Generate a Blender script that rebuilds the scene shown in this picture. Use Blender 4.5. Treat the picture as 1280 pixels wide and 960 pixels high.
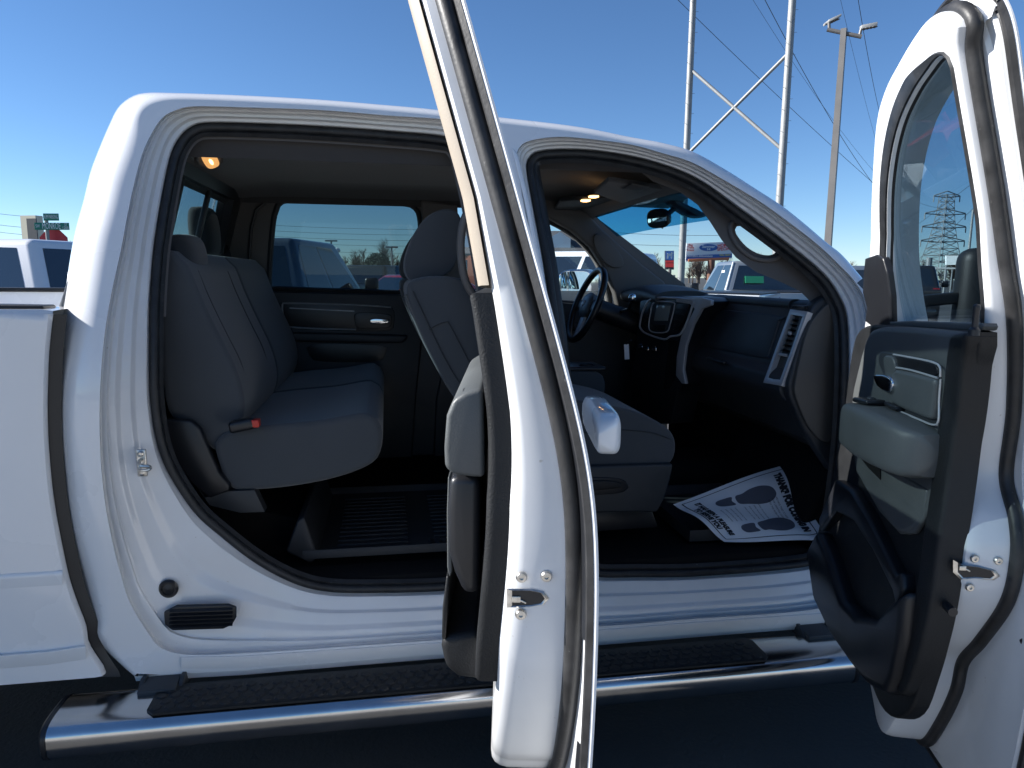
import bpy, bmesh, math, random
import numpy as np
from mathutils import Vector, Matrix
from mathutils.geometry import delaunay_2d_cdt
random.seed(7)
for o in list(bpy.data.objects): bpy.data.objects.remove(o)
S = bpy.context.scene
COL = S.collection
R_ = math.radians

# ------------------------------------------------------------------ camera
FPX = 887.0
YAW, PITCH, ROLL = 10.0, -8.65, 0.5
CAM = np.array([0.0, -2.0, 1.5])
_y, _p, _a = R_(YAW), R_(PITCH), R_(ROLL)
FW = np.array([math.sin(_y)*math.cos(_p), math.cos(_y)*math.cos(_p), math.sin(_p)])
RT = np.array([math.cos(_y), -math.sin(_y), 0.0])
UP = np.cross(RT, FW)
RT, UP = RT*math.cos(_a)+UP*math.sin(_a), -RT*math.sin(_a)+UP*math.cos(_a)
cd = bpy.data.cameras.new('camera'); cam = bpy.data.objects.new('camera', cd); COL.objects.link(cam)
cd.sensor_fit = 'HORIZONTAL'; cd.sensor_width = 36.0; cd.lens = 36.0*FPX/1280.0
cd.clip_start = 0.02; cd.clip_end = 5000
M = Matrix(((RT[0], UP[0], -FW[0], CAM[0]), (RT[1], UP[1], -FW[1], CAM[1]), (RT[2], UP[2], -FW[2], CAM[2]), (0, 0, 0, 1)))
cam.matrix_world = M
S.camera = cam

# ------------------------------------------------------------------ light
SUN_EL = 28.5
SUN_AZ = 14.0            # degrees from -X towards +Y
sdir = Vector((-math.cos(R_(SUN_EL))*math.cos(R_(SUN_AZ)), math.cos(R_(SUN_EL))*math.sin(R_(SUN_AZ)), math.sin(R_(SUN_EL))))
W = bpy.data.worlds.new('World'); S.world = W; W.use_nodes = True
nt = W.node_tree
bg = nt.nodes['Background']
sky = nt.nodes.new('ShaderNodeTexSky'); sky.sky_type = 'NISHITA'; sky.sun_disc = False
sky.sun_elevation = R_(SUN_EL); sky.sun_rotation = math.atan2(sdir.x, sdir.y)
sky.air_density = 0.75; sky.dust_density = 0.0; sky.ozone_density = 5.0
hs = nt.nodes.new('ShaderNodeHueSaturation'); hs.inputs['Saturation'].default_value = 1.06
nt.links.new(sky.outputs[0], hs.inputs['Color']); nt.links.new(hs.outputs[0], bg.inputs[0]); bg.inputs[1].default_value = 0.068
sl = bpy.data.lights.new('sun', 'SUN'); sl.energy = 5.0; sl.angle = R_(0.53); sl.color = (1.0, 0.965, 0.92)
so = bpy.data.objects.new('sun', sl); COL.objects.link(so)
so.rotation_euler = sdir.to_track_quat('Z', 'Y').to_euler()
S.view_settings.view_transform = 'Standard'; S.view_settings.look = 'None'
S.view_settings.gamma = 1; S.view_settings.exposure = 1.18
try: S.view_settings.use_curve_mapping = False
except Exception: pass
S.render.engine = 'CYCLES'
S.cycles.max_bounces = 8; S.cycles.transparent_max_bounces = 24
S.cycles.glossy_bounces = 4; S.cycles.diffuse_bounces = 4

# ------------------------------------------------------------------ pixel helpers (photo 1280x960)
def ray(px, py): return FW + RT*(px-640)/FPX - UP*(py-480)/FPX
def PY(px, py, Y): d = ray(px, py); return CAM+d*(Y-CAM[1])/d[1]
def PX(px, py, X): d = ray(px, py); return CAM+d*(X-CAM[0])/d[0]
def PZ(px, py, Z): d = ray(px, py); return CAM+d*(Z-CAM[2])/d[2]
def PD(px, py, D): d = ray(px, py); return CAM+d*D/math.hypot(d[0], d[1])     # at horizontal distance D
def side(z):
    def sp(x, s=.05): return s*math.log1p(math.exp(max(min(x/s, 40), -40)))
    return .29*sp(z-1.24)+.035*sp(.97-z, .07)
def PS(px, py, off=0.0):
    y = off
    for _ in range(12):
        p = PY(px, py, y); y = side(p[2])+off
    return PY(px, py, y)
def TR(pts, Y): return [tuple(PY(a, b, Y)[[0, 2]]) for a, b in pts]

# ------------------------------------------------------------------ curves
def smooth_closed(pts, n):
    """Catmull-Rom through pts (any dimension), n points even in arc length"""
    P = np.array(pts, float); m = len(P); out = []
    for i in range(m):
        p0, p1, p2, p3 = P[i-1], P[i], P[(i+1) % m], P[(i+2) % m]
        for t in np.linspace(0, 1, 14, endpoint=False):
            out.append(.5*((2*p1)+(-p0+p2)*t+(2*p0-5*p1+4*p2-p3)*t*t+(-p0+3*p1-3*p2+p3)*t**3))
    out = np.array(out); return resample(out, n, True)
def smooth_open(pts, n):
    P = np.array(pts, float); m = len(P); out = []
    for i in range(m-1):
        p0, p1, p2, p3 = P[max(i-1, 0)], P[i], P[i+1], P[min(i+2, m-1)]
        for t in np.linspace(0, 1, 10, endpoint=False):
            out.append(.5*((2*p1)+(-p0+p2)*t+(2*p0-5*p1+4*p2-p3)*t*t+(-p0+3*p1-3*p2+p3)*t**3))
    out.append(P[-1]); return resample(np.array(out), n, False)
def resample(P, n, closed):
    Q = np.vstack([P, P[:1]]) if closed else P
    d = np.r_[0, np.cumsum(np.linalg.norm(np.diff(Q, axis=0), axis=1))]
    t = np.linspace(0, d[-1], n+1)[:-1] if closed else np.linspace(0, d[-1], n)
    return np.stack([np.interp(t, d, Q[:, k]) for k in range(Q.shape[1])], 1)
def by_angle(P, c, n):
    a = np.arctan2(P[:, 1]-c[1], P[:, 0]-c[0]); r = np.hypot(P[:, 0]-c[0], P[:, 1]-c[1])
    o = np.argsort(a); a, r = a[o], r[o]
    a = np.r_[a-2*math.pi, a, a+2*math.pi]; r = np.r_[r, r, r]
    t = np.linspace(-math.pi, math.pi, n, endpoint=False)
    rr = np.interp(t, a, r)
    return np.stack([c[0]+rr*np.cos(t), c[1]+rr*np.sin(t)], 1)
def match(Fp, A, c):
    """for each point of Fp the point of A on the same ray from c"""
    a = np.arctan2(A[:, 1]-c[1], A[:, 0]-c[0]); r = np.hypot(A[:, 0]-c[0], A[:, 1]-c[1])
    o = np.argsort(a); a, r = a[o], r[o]
    a = np.r_[a-2*math.pi, a, a+2*math.pi]; r = np.r_[r, r, r]
    t = np.arctan2(Fp[:, 1]-c[1], Fp[:, 0]-c[0]); rr = np.interp(t, a, r)
    return np.stack([c[0]+rr*np.cos(t), c[1]+rr*np.sin(t)], 1)
def inset(P, d, sm=3):
    """offset a closed 2D contour inwards by d"""
    T = np.roll(P, -1, 0)-np.roll(P, 1, 0)
    N = np.stack([-T[:, 1], T[:, 0]], 1); N /= np.linalg.norm(N, axis=1)[:, None]+1e-9
    x, y = P[:, 0], P[:, 1]
    area = .5*np.sum(x*np.roll(y, -1)-np.roll(x, -1)*y)
    if area < 0: N = -N
    for _ in range(sm): N = (np.roll(N, 1, 0)+N*2+np.roll(N, -1, 0))/4
    N /= np.linalg.norm(N, axis=1)[:, None]+1e-9
    d = np.asarray(d)
    return P+N*(d[:, None] if d.ndim else d)
def inside(p, poly):
    x, y = p; n = len(poly); c = False; j = n-1
    for i in range(n):
        xi, yi = poly[i]; xj, yj = poly[j]
        if (yi > y) != (yj > y) and x < (xj-xi)*(y-yi)/(yj-yi)+xi: c = not c
        j = i
    return c

# ------------------------------------------------------------------ object helpers
def link(name, me, mat, parent=None):
    o = bpy.data.objects.new(name, me); COL.objects.link(o)
    if mat: 
        for m_ in (mat if isinstance(mat, (list, tuple)) else [mat]): me.materials.append(m_)
    if parent: o.parent = parent
    return o
def tag(o, label=None, cat=None, group=None, kind=None):
    if label: o['label'] = label
    if cat: o['category'] = cat
    if group: o['group'] = group
    if kind: o['kind'] = kind
    return o
def empty(name, loc=(0, 0, 0), rz=0, parent=None):
    o = bpy.data.objects.new(name, None); COL.objects.link(o); o.location = loc; o.rotation_euler = (0, 0, rz)
    o.empty_display_size = .2
    if parent: o.parent = parent
    return o
class MB:
    def __init__(s): s.bm = bmesh.new()
    def verts(s, pts): return [s.bm.verts.new(Vector(tuple(float(c) for c in p))) for p in pts]
    def face(s, vs, mi=0):
        try: f = s.bm.faces.new(vs); f.material_index = mi; return f
        except ValueError: return None
    def quad(s, pts, mi=0): return s.face(s.verts(pts), mi)
    def box(s, c, sz, bev=0, seg=2, rot=None, mi=0):
        b = bmesh.new(); bmesh.ops.create_cube(b, size=1)
        for v in b.verts: v.co = Vector((v.co.x*sz[0], v.co.y*sz[1], v.co.z*sz[2]))
        if bev: bmesh.ops.bevel(b, geom=list(b.edges), offset=min(bev, min(sz)*.49), segments=seg, profile=.5, affect='EDGES')
        m = (rot.to_4x4() if rot else Matrix()); m = Matrix.Translation(Vector(c)) @ m
        s.merge(b, m, mi)
        return s
    def merge(s, b, m=None, mi=None):
        if m is None: m = Matrix()
        mp = {}
        for v in b.verts: mp[v] = s.bm.verts.new(m @ v.co)
        for f in b.faces:
            g = s.face([mp[v] for v in f.verts])
            if g: g.material_index = f.material_index if mi is None else mi
        b.free()
    def prism(s, pts, vec, bev=0, seg=3, mi=0, ang=35):
        """n-gon of 3D points extruded by vec, all sharp edges rounded"""
        b = bmesh.new(); vs = [b.verts.new(Vector(tuple(float(c) for c in p))) for p in pts]
        f = b.faces.new(vs)
        r = bmesh.ops.extrude_face_region(b, geom=[f])
        v2 = [g for g in r['geom'] if isinstance(g, bmesh.types.BMVert)]
        bmesh.ops.translate(b, verts=v2, vec=Vector(tuple(float(c) for c in vec)))
        bmesh.ops.recalc_face_normals(b, faces=list(b.faces))
        if bev:
            b.normal_update()
            ed = [e for e in b.edges if len(e.link_faces) == 2 and e.calc_face_angle(0) > R_(ang)]
            bmesh.ops.bevel(b, geom=ed, offset=bev, segments=seg, profile=.5, affect='EDGES', clamp_overlap=True)
        s.merge(b, None, mi); return s
    def loft(s, rings, closed=True, caps=False, loop=False, mi=0):
        vr = [s.verts(r) for r in rings]
        n = len(rings[0])
        pairs = list(zip(vr[:-1], vr[1:])) + ([(vr[-1], vr[0])] if loop else [])
        for a, b in pairs:
            for i in range(n if closed else n-1):
                j = (i+1) % n
                s.face([a[i], a[j], b[j], b[i]], mi)
        if caps: s.face(list(reversed(vr[0])), mi); s.face(vr[-1], mi)
        return s
    def tube(s, path, r, n=8, closed=False, mi=0, flat=1.0):
        P = [Vector(tuple(float(c) for c in p)) for p in path]; m = len(P); rings = []
        up = None
        for i in range(m):
            if closed: t = P[(i+1) % m]-P[i-1]
            else: t = P[min(i+1, m-1)]-P[max(i-1, 0)]
            t.normalize()
            if up is None: up = Vector((0, 0, 1)) if abs(t.z) < .9 else Vector((1, 0, 0))
            u = (up-t*up.dot(t)); u.normalize(); up = u; v = t.cross(u)
            rr = r[i] if isinstance(r, (list, tuple, np.ndarray)) else r
            rings.append([P[i]+(u*math.cos(2*math.pi*k/n)*flat+v*math.sin(2*math.pi*k/n))*rr for k in range(n)])
        s.loft(rings, True, not closed, closed, mi); return s
    def cyl(s, a, b, r, n=20, r2=None, mi=0):
        return s.tube([a, b], [r, r if r2 is None else r2], n, mi=mi)
    def lathe(s, prof, c, axis=(0, 0, 1), n=28, mi=0):
        """prof: (radius, height) pairs"""
        ax = Vector(axis).normalized(); u = ax.orthogonal().normalized(); v = ax.cross(u); c = Vector(tuple(c))
        rings = [[c+ax*h+(u*math.cos(2*math.pi*k/n)+v*math.sin(2*math.pi*k/n))*max(r, 1e-4) for k in range(n)] for r, h in prof]
        s.loft(rings, True, True, False, mi); return s
    def superloft(s, secs, n=36, ex=3.2, mi=0):
        """secs: (centre, halfvecA, halfvecB); superellipse cross sections"""
        rings = []
        for c, A, B in secs:
            c, A, B = (np.array(q, float) for q in (c, A, B)); rg = []
            for k in range(n):
                t = 2*math.pi*k/n; ct, st = math.cos(t), math.sin(t)
                rg.append(c+A*math.copysign(abs(ct)**(2/ex), ct)+B*math.copysign(abs(st)**(2/ex), st))
            rings.append(rg)
        s.loft(rings, True, True, False, mi); return s
    def cdt(s, outer, holes, f3, grid=None, mi=0, flip=False):
        """outer/holes: 2D loops; f3 maps (u,v) -> 3D. triangulated sheet with interior points"""
        vs = []; es = []
        for lp in [outer]+list(holes):
            k = len(vs); n = len(lp)
            vs += [Vector((float(p[0]), float(p[1]))) for p in lp]; es += [(k+i, k+(i+1) % n) for i in range(n)]
        if grid:
            o = np.array(outer); x0, y0 = o.min(0); x1, y1 = o.max(0)
            allp = np.vstack([np.array(l) for l in [outer]+list(holes)])
            for x in np.arange(x0+grid/2, x1, grid):
                for y in np.arange(y0+grid/2, y1, grid):
                    if inside((x, y), outer) and not any(inside((x, y), h) for h in holes):
                        if np.min(np.hypot(allp[:, 0]-x, allp[:, 1]-y)) > grid*.45: vs.append(Vector((x, y)))
        r = delaunay_2d_cdt(vs, es, [], 0, 1e-6)
        V = s.verts([f3(p.x, p.y) for p in r[0]])
        for f in r[2]:
            c = sum((r[0][i] for i in f), Vector((0, 0)))/len(f)
            if inside(c, outer) and not any(inside(c, h) for h in holes):
                s.face([V[i] for i in (reversed(f) if flip else f)], mi)
        return s
    def build(s, name, mat, parent=None, ang=32, smooth=True, weld=0.00005, recalc=True):
        if weld: bmesh.ops.remove_doubles(s.bm, verts=list(s.bm.verts), dist=weld)
        if recalc: bmesh.ops.recalc_face_normals(s.bm, faces=list(s.bm.faces))
        me = bpy.data.meshes.new(name); s.bm.to_mesh(me); s.bm.free()
        if smooth:
            me.polygons.foreach_set('use_smooth', [True]*len(me.polygons))
            try: me.set_sharp_from_angle(angle=R_(ang))
            except Exception: pass
        return link(name, me, mat, parent)

# ------------------------------------------------------------------ materials
def mat(name, col, rough=.5, metal=0, coat=0, spec=.5, bump=None, var=None, emit=None, sheen=0, speck=None):
    """bump=(scale, strength, distance)   var=(scale, amount)  speck=(scale, threshold, colour)"""
    m = bpy.data.materials.new(name); m.use_nodes = True; n = m.node_tree; b = n.nodes['Principled BSDF']
    b.inputs['Base Color'].default_value = (*col, 1); b.inputs['Roughness'].default_value = rough
    b.inputs['Metallic'].default_value = metal; b.inputs['Coat Weight'].default_value = coat
    b.inputs['Specular IOR Level'].default_value = spec
    b.inputs['Coat Roughness'].default_value = .04
    if sheen: b.inputs['Sheen Weight'].default_value = sheen
    tc = n.nodes.new('ShaderNodeTexCoord')
    if emit: b.inputs['Emission Color'].default_value = (*emit[0], 1); b.inputs['Emission Strength'].default_value = emit[1]
    if var:
        t = n.nodes.new('ShaderNodeTexNoise'); t.inputs['Scale'].default_value = var[0]; t.inputs['Detail'].default_value = 6
        n.links.new(tc.outputs['Object'], t.inputs['Vector'])
        rr = n.nodes.new('ShaderNodeMapRange'); rr.inputs['From Min'].default_value = .3; rr.inputs['From Max'].default_value = .7
        rr.inputs['To Min'].default_value = 1-var[1]; rr.inputs['To Max'].default_value = 1+var[1]
        n.links.new(t.outputs['Fac'], rr.inputs['Value'])
        mx = n.nodes.new('ShaderNodeVectorMath'); mx.operation = 'SCALE'; mx.inputs[0].default_value = col
        n.links.new(rr.outputs[0], mx.inputs['Scale']); n.links.new(mx.outputs[0], b.inputs['Base Color'])
        r2 = n.nodes.new('ShaderNodeMapRange'); r2.inputs['To Min'].default_value = max(rough-.12*min(1, rough*3), .02); r2.inputs['To Max'].default_value = min(rough+.12*min(1, rough*3), 1)
        n.links.new(t.outputs['Fac'], r2.inputs['Value']); n.links.new(r2.outputs[0], b.inputs['Roughness'])
    if speck:
        t = n.nodes.new('ShaderNodeTexNoise'); t.inputs['Scale'].default_value = speck[0]; t.inputs['Detail'].default_value = 3
        n.links.new(tc.outputs['Object'], t.inputs['Vector'])
        rr = n.nodes.new('ShaderNodeMapRange'); rr.inputs['From Min'].default_value = speck[1]; rr.inputs['From Max'].default_value = speck[1]+.08
        n.links.new(t.outputs['Fac'], rr.inputs['Value'])
        mx = n.nodes.new('ShaderNodeMix'); mx.data_type = 'RGBA'; n.links.new(rr.outputs[0], mx.inputs['Factor'])
        src = b.inputs['Base Color'].links[0].from_socket if b.inputs['Base Color'].links else None
        if src: n.links.new(src, mx.inputs['A'])
        else: mx.inputs['A'].default_value = (*col, 1)
        mx.inputs['B'].default_value = (*speck[2], 1); n.links.new(mx.outputs['Result'], b.inputs['Base Color'])
    if bump:
        t = n.nodes.new('ShaderNodeTexNoise'); t.inputs['Scale'].default_value = bump[0]; t.inputs['Detail'].default_value = 3
        n.links.new(tc.outputs['Object'], t.inputs['Vector'])
        bp = n.nodes.new('ShaderNodeBump'); bp.inputs['Strength'].default_value = bump[1]; bp.inputs['Distance'].default_value = bump[2]
        n.links.new(t.outputs['Fac'], bp.inputs['Height']); n.links.new(bp.outputs[0], b.inputs['Normal'])
    return m
def glass(name, tint, refl=1.0, film=None):
    m = bpy.data.materials.new(name); m.use_nodes = True; n = m.node_tree; n.nodes.clear()
    out = n.nodes.new('ShaderNodeOutputMaterial'); mx = n.nodes.new('ShaderNodeMixShader')
    tr = n.nodes.new('ShaderNodeBsdfTransparent'); tr.inputs[0].default_value = (*tint, 1)
    gl = n.nodes.new('ShaderNodeBsdfGlossy'); gl.inputs['Roughness'].default_value = .01; gl.inputs['Color'].default_value = (.9, .95, 1, 1)
    # the same reflectance from both faces of the pane
    lw = n.nodes.new('ShaderNodeLayerWeight'); lw.inputs['Blend'].default_value = .5
    pw = n.nodes.new('ShaderNodeMath'); pw.operation = 'POWER'; pw.inputs[1].default_value = 4.5
    n.links.new(lw.outputs['Facing'], pw.inputs[0])
    mr = n.nodes.new('ShaderNodeMapRange'); mr.inputs['To Min'].default_value = .055*refl; mr.inputs['To Max'].default_value = .55
    n.links.new(pw.outputs[0], mr.inputs['Value'])
    n.links.new(mr.outputs[0], mx.inputs[0]); n.links.new(tr.outputs[0], mx.inputs[1]); n.links.new(gl.outputs[0], mx.inputs[2])
    n.links.new(mx.outputs[0], out.inputs[0]); return m

m_paint = mat('white_paint', (.76, .765, .77), .28, coat=1.0, bump=(900, .02, .0004), var=(2.2, .02), speck=(260, .74, (.45, .43, .4)))
m_jamb = mat('jamb_white_paint', (.70, .71, .72), .38, coat=.6, bump=(260, .05, .0006), var=(5, .05), speck=(90, .72, (.5, .48, .45)))
m_rubber = mat('seal_rubber', (.014, .015, .017), .5, bump=(140, .25, .0012), var=(30, .5), speck=(180, .68, (.12, .12, .115)))
m_rubdust = mat('dusty_rubber', (.022, .022, .023), .5, bump=(160, .3, .0012), var=(26, .5), speck=(110, .70, (.12, .12, .12)))
m_black = mat('black_plastic', (.012, .013, .0145), .5, spec=.35, bump=(330, .5, .0015), var=(14, .2))
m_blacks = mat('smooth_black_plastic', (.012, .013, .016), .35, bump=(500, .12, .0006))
m_grey = mat('grey_door_plastic', (.078, .085, .087), .46, bump=(420, .35, .001), var=(8, .08))
m_dgrey = mat('dark_grey_plastic', (.028, .032, .037), .5, bump=(420, .3, .001), var=(8, .1))
m_beige = mat('beige_pillar_trim', (.34, .29, .23), .6, bump=(500, .2, .0008))
m_pillar = mat('grey_pillar_trim', (.115, .106, .10), .62, bump=(500, .25, .0008))
m_liner = mat('headliner_cloth', (.055, .052, .052), .95, bump=(900, .4, .001), sheen=.2)
m_cloth = mat('seat_cloth', (.056, .063, .071), .92, bump=(1100, .5, .0012), sheen=.3, var=(5, .08))
m_clothd = mat('seat_cloth_dark', (.022, .026, .030), .95, bump=(1100, .5, .0012), sheen=.3, var=(5, .08))
m_carpet = mat('black_carpet', (.012, .012, .013), 1, bump=(700, .9, .004), spec=.1)
m_mat = mat('rubber_floor_mat', (.02, .022, .026), .6, bump=(300, .4, .001), var=(9, .3))
m_chrome = mat('chrome', (.78, .78, .78), .10, metal=1, var=(20, .06), bump=(60, .02, .001))
m_stepsteel = mat('polished_step_steel', (.62, .61, .60), .17, metal=1, var=(9, .08), bump=(160, .04, .0008))
m_brushed = mat('satin_silver', (.50, .51, .53), .38, metal=.35, bump=(500, .05, .0004))
m_steel = mat('plated_steel', (.62, .6, .56), .32, metal=1, var=(90, .25), bump=(300, .2, .0006))
m_zinc = mat('galvanised_steel', (.27, .28, .28), .55, metal=.25, var=(3, .12), bump=(8, .05, .01))
m_pole = mat('bronze_pole_paint', (.13, .125, .12), .5, var=(2, .12))
m_wire = mat('wire', (.05, .055, .06), .6)
m_glass = glass('clear_glass', (.93, .97, .975), .5)
m_privacy = glass('privacy_glass', (.45, .535, .55), .35)
m_fglass = glass('light_tint_glass', (.60, .69, .73), .5)
m_dprivacy = glass('dark_privacy_glass', (.33, .38, .39), .6)
m_shade = glass('windshield_shade_band', (.10, .42, .62), 1.0)
m_clear = m_glass
print('part1 ok')
s = MB(); s.quad([(-3000, -3000, 0), (3000, -3000, 0), (3000, 3000, 0), (-3000, 3000, 0)])
m_asph = mat('asphalt', (.055, .055, .054), .85, bump=(60, .5, .01), var=(1.5, .18), speck=(220, .66, (.12, .12, .115)))
g = s.build('asphalt_lot', m_asph); g['kind'] = 'structure'

m_conc = mat('concrete', (.40, .385, .36), .85, bump=(45, .4, .006), var=(.9, .12), speck=(160, .68, (.2, .19, .17)))
s = MB()
for k in range(-10, 11):
    for j in range(4):
        s.box((k*4.5, -4.05-j*4.5, -.096), (4.485, 4.485, .2), .006, 1)
g = s.build('concrete_lane', m_conc); g['kind'] = 'structure'
m_line = mat('worn_white_line_paint', (.55, .55, .52), .8, speck=(30, .56, (.08, .08, .08)))
for x in (-6.2, 6.0, 9.4, 12.8):
    s = MB(); s.quad([(x, -1.6, .005), (x+.1, -1.6, .005), (x+.1, 4.2, .005), (x, 4.2, .005)]); g = s.build('parking_line', m_line); g['kind'] = 'structure'
# ================================================================== THE TRUCK
truck = empty('pickup_truck', (0, 0, 0))
tag(truck, 'white crew cab pickup truck with both near side doors wide open, filling the picture', 'pickup truck')
N = 260
A_REAR = [(242,133),(219,138),(203,147),(190,166),(178,192),(168,228),(159,270),(151,313),(139,368),(130,424),(125,489),(124.6,546),(127,590),(133,640),(144,693),(151,718),(158,743),(169,766),(183,788),(196,806),(213,815),(250,819),(350,814),(450,807),(550,800),(615,794),(648,784),(652,740),(655,620),(650,500),(640,400),(625,300),(606,200),(596,165),(570,151),(480,144),(400,137.5),(300,134)]
F_REAR = [(262,154),(242,158),(227,170),(216,189),(209,215),(203,247),(198,276),(192,320),(188,380),(187.5,430),(188,489),(193,535),(201,568),(216,600),(243,640),(272,667),(320,704),(370,730),(415,740),(480,741),(550,739),(600,734),(624,718),(630,680),(632,600),(628,500),(620,400),(605,300),(585,205),(575,182),(555,171),(480,164),(400,158.5),(320,155)]
A_FRONT = [(648,186),(662,176),(700,171),(748,175),(790,181),(830,192),(865,203),(905,225),(950,252),(985,277),(1020,304),(1048,330),(1070,354),(1083,382),(1089,440),(1088,540),(1083,640),(1074,715),(1055,750),(1000,764),(863,774),(764,782),(722,780),(704,750),(697,680),(692,560),(684,450),(670,340),(652,240),(646,205)]
F_FRONT = [(658,212),(662,197),(672,190),(700,187),(748,189),(812,201),(870,223),(927,263),(985,306),(1028,342),(1048,370),(1058,398),(1060,450),(1058,520),(1053,579),(1045,640),(1036,680),(1022,703),(985,712),(870,721),(794,722),(745,721),(722,706),(712,640),(706,560),(698,480),(690,410),(679,330),(667,265)]
CR, CF = (410, 440), (880, 480)
def opening(A, Fp, c):
    A = smooth_closed(A, 900); Fp = smooth_closed(Fp, N)
    return match(Fp, A, c), Fp
AR, FR = opening(A_REAR, F_REAR, CR); AF, FF = opening(A_FRONT, F_FRONT, CF)

# outer silhouette of the cab side (photo pixels)
SIL = [(168,845.5),(148,828),(119,798),(116,777),(104,743),(89,702),(78,654),(71.5,592),(67.6,539),(67.6,489),(72.6,431),(76,400),(80,374),(92,298),(104.5,250),(113,215),(125,183),(137,155),(148,134),(164,121),(182,116),(215,116),(300,119),(400,124.5),(480,131),(535,136),(620,146),(720,158),(787,171),(830,179),(867,190),(907,212),(940,233),(977,257),(1005,279),(1033,303),(1053,319),(1078,348)]
SILs = smooth_open(SIL, 260)
def edge_depth(px, py):
    d = np.hypot(SILs[:, 0]-px, SILs[:, 1]-py); k = int(d.argmin()); s = d[k]; q = SILs[k]
    t = min(max((q[0]-120)/90, 0), 1) if q[1] < 200 else 0.0
    w = 46*(1-t)+9*t; D = .11*(1-t)+.035*t
    
    if s >= w: return 0.0
    u = 1-s/w
    return D*(1-math.sqrt(max(1-u*u, 0)))
def body_extra(px, py):
    """rocker: the ledge above the lower sill folds outwards a little"""
    e = edge_depth(px, py)
    return e
mb = MB()
def sil_w(q):
    t = min(max((q[0]-120)/90, 0), 1) if (q[1] < 200 or q[0] > 300) else 0.0
    t = t*t*(3-2*t); f = min(max((846-q[1])/130, .10), 1) if q[0] < 300 else 1
    return (46*(1-t)+9*t)*f, (.11*(1-t)+.035*t)*f
T_ = np.gradient(SILs, axis=0); NS = np.stack([-T_[:, 1], T_[:, 0]], 1); NS /= np.linalg.norm(NS, axis=1)[:, None]
for _ in range(10): NS[1:-1] = (NS[:-2]+NS[1:-1]*2+NS[2:])/4
if NS[100][0] < 0: NS = -NS
WD_ = np.array([sil_w(q) for q in SILs])
for _ in range(12): WD_[1:-1] = (WD_[:-2]+WD_[1:-1]*2+WD_[2:])/4
srows = []
for f in (0, .03, .08, .16, .27, .40, .55, .72, .88, 1.0):
    dep = WD_[:, 1]*(1-math.sqrt(max(1-(1-f)**2, 0)))
    srows.append([PS(q[0]+n_[0]*w*f, q[1]+n_[1]*w*f, d) for q, n_, w, d in zip(SILs, NS, WD_[:, 0], dep)])
mb.loft(srows, closed=False)
inner_ = [tuple(q+n_*w) for q, n_, w in zip(SILs, NS, WD_[:, 0])]
outer = inner_ + [(1092,375),(1100,412),(1150,415),(1152,600),(1140,771),(1050,777.5),(940,785.5),(749,801),(550,817.5),(420,828),(300,838),(200,843.5)]
mb.cdt(outer, [AR, AF], lambda u, v: PS(u, v, 0), grid=9)
# jamb rings: (fraction from outer gap line to seal, depth)
PROF = [(0,0),(.006,.004),(.010,.020),(.025,.026),(.05,.027),(.085,.0235),(.13,.0235),(.15,.026),(.165,.036),(.19,.039),(.29,.040),(.33,.043),(.39,.053),(.43,.056),(.58,.058),(.62,.061),(.68,.072),(.72,.075),(.88,.078),(.93,.082),(.965,.094),(1.0,.10)]
DEP = 1.25
jb = MB()
for A, Fp in ((AR, FR), (AF, FF)):
    rings = []
    for t, d in PROF:
        q = A*(1-t)+Fp*t
        rings.append([PS(a, b, d*DEP) for a, b in q])
    # flange running on inwards behind the seal
    G = inset(Fp, 7)
    rings.append([PS(a, b, .10*DEP+.004) for a, b in G])
    rings.append([PS(a, b, .10*DEP+.03) for a, b in G])
    jb.loft(rings)
# roof, underside of the rocker and the rear corner run on behind the silhouette
def back(p, w): return (p[0], p[1]+w, p[2])
tops = [tuple(p) for p in srows[0]]
YF = 1.98
roof_pts = [p for p, s in zip(tops, SILs) if s[1] < 240 and s[0] > 135]
roof_px = [s for s in SILs if s[1] < 240 and s[0] > 135]
def roofrow(p, nrow=14):
    y0 = p[1]; y1 = 2.0-y0*1.0
    return [(p[0], y0+(y1-y0)*t, p[2]+.03*math.sin(math.pi*t)*min(1,max(0,(p[0]+.85)/.5))*min(1,max(0,(.9-p[0])/.5))) for t in [i/(nrow-1) for i in range(nrow)]]
rf = MB(); rows = [roofrow(p) for p in roof_pts if True]
rows = [r for r, s in zip(rows, roof_px) if s[0] <= 905]
rf.loft(rows, closed=False)
# corner post skins behind the silhouettes, both sides
low = [p for p, s in zip(tops, SILs) if s[0] <= 182 and s[1] > 112]
rf.loft([[p, back(p, .05), (p[0]+.02, p[1]+.10, p[2])] for p in low], closed=False)
rf.loft([[(p[0], 2.0-p[1], p[2]), (p[0], 2.0-p[1]-.05, p[2]), (p[0]+.02, 2.0-p[1]-.10, p[2])] for p in low], closed=False)
# A pillar and rocker returns
ap = [p for p, s in zip(tops, SILs) if s[0] > 895]
rf.loft([[p, back(p, .06), (p[0]-.03, p[1]+.075, p[2]-.03)] for p in ap], closed=False)
rk = [PS(a, b, 0) for a, b in [(168,845.5),(300,838),(420,828),(550,817.5),(749,801),(940,785.5),(1050,777.5),(1140,771)]]
rf.loft([[p, (p[0], .03, p[2]-.02), (p[0], .16, p[2]+.02), (p[0], .2, p[2]+.12)] for p in rk], closed=False)
roofo = rf.build('roof', m_paint, truck, ang=40)
body = mb.build('cab_side', m_paint, truck, ang=40)
jamb = jb.build('door_frame', m_jamb, truck, ang=38)

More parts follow.
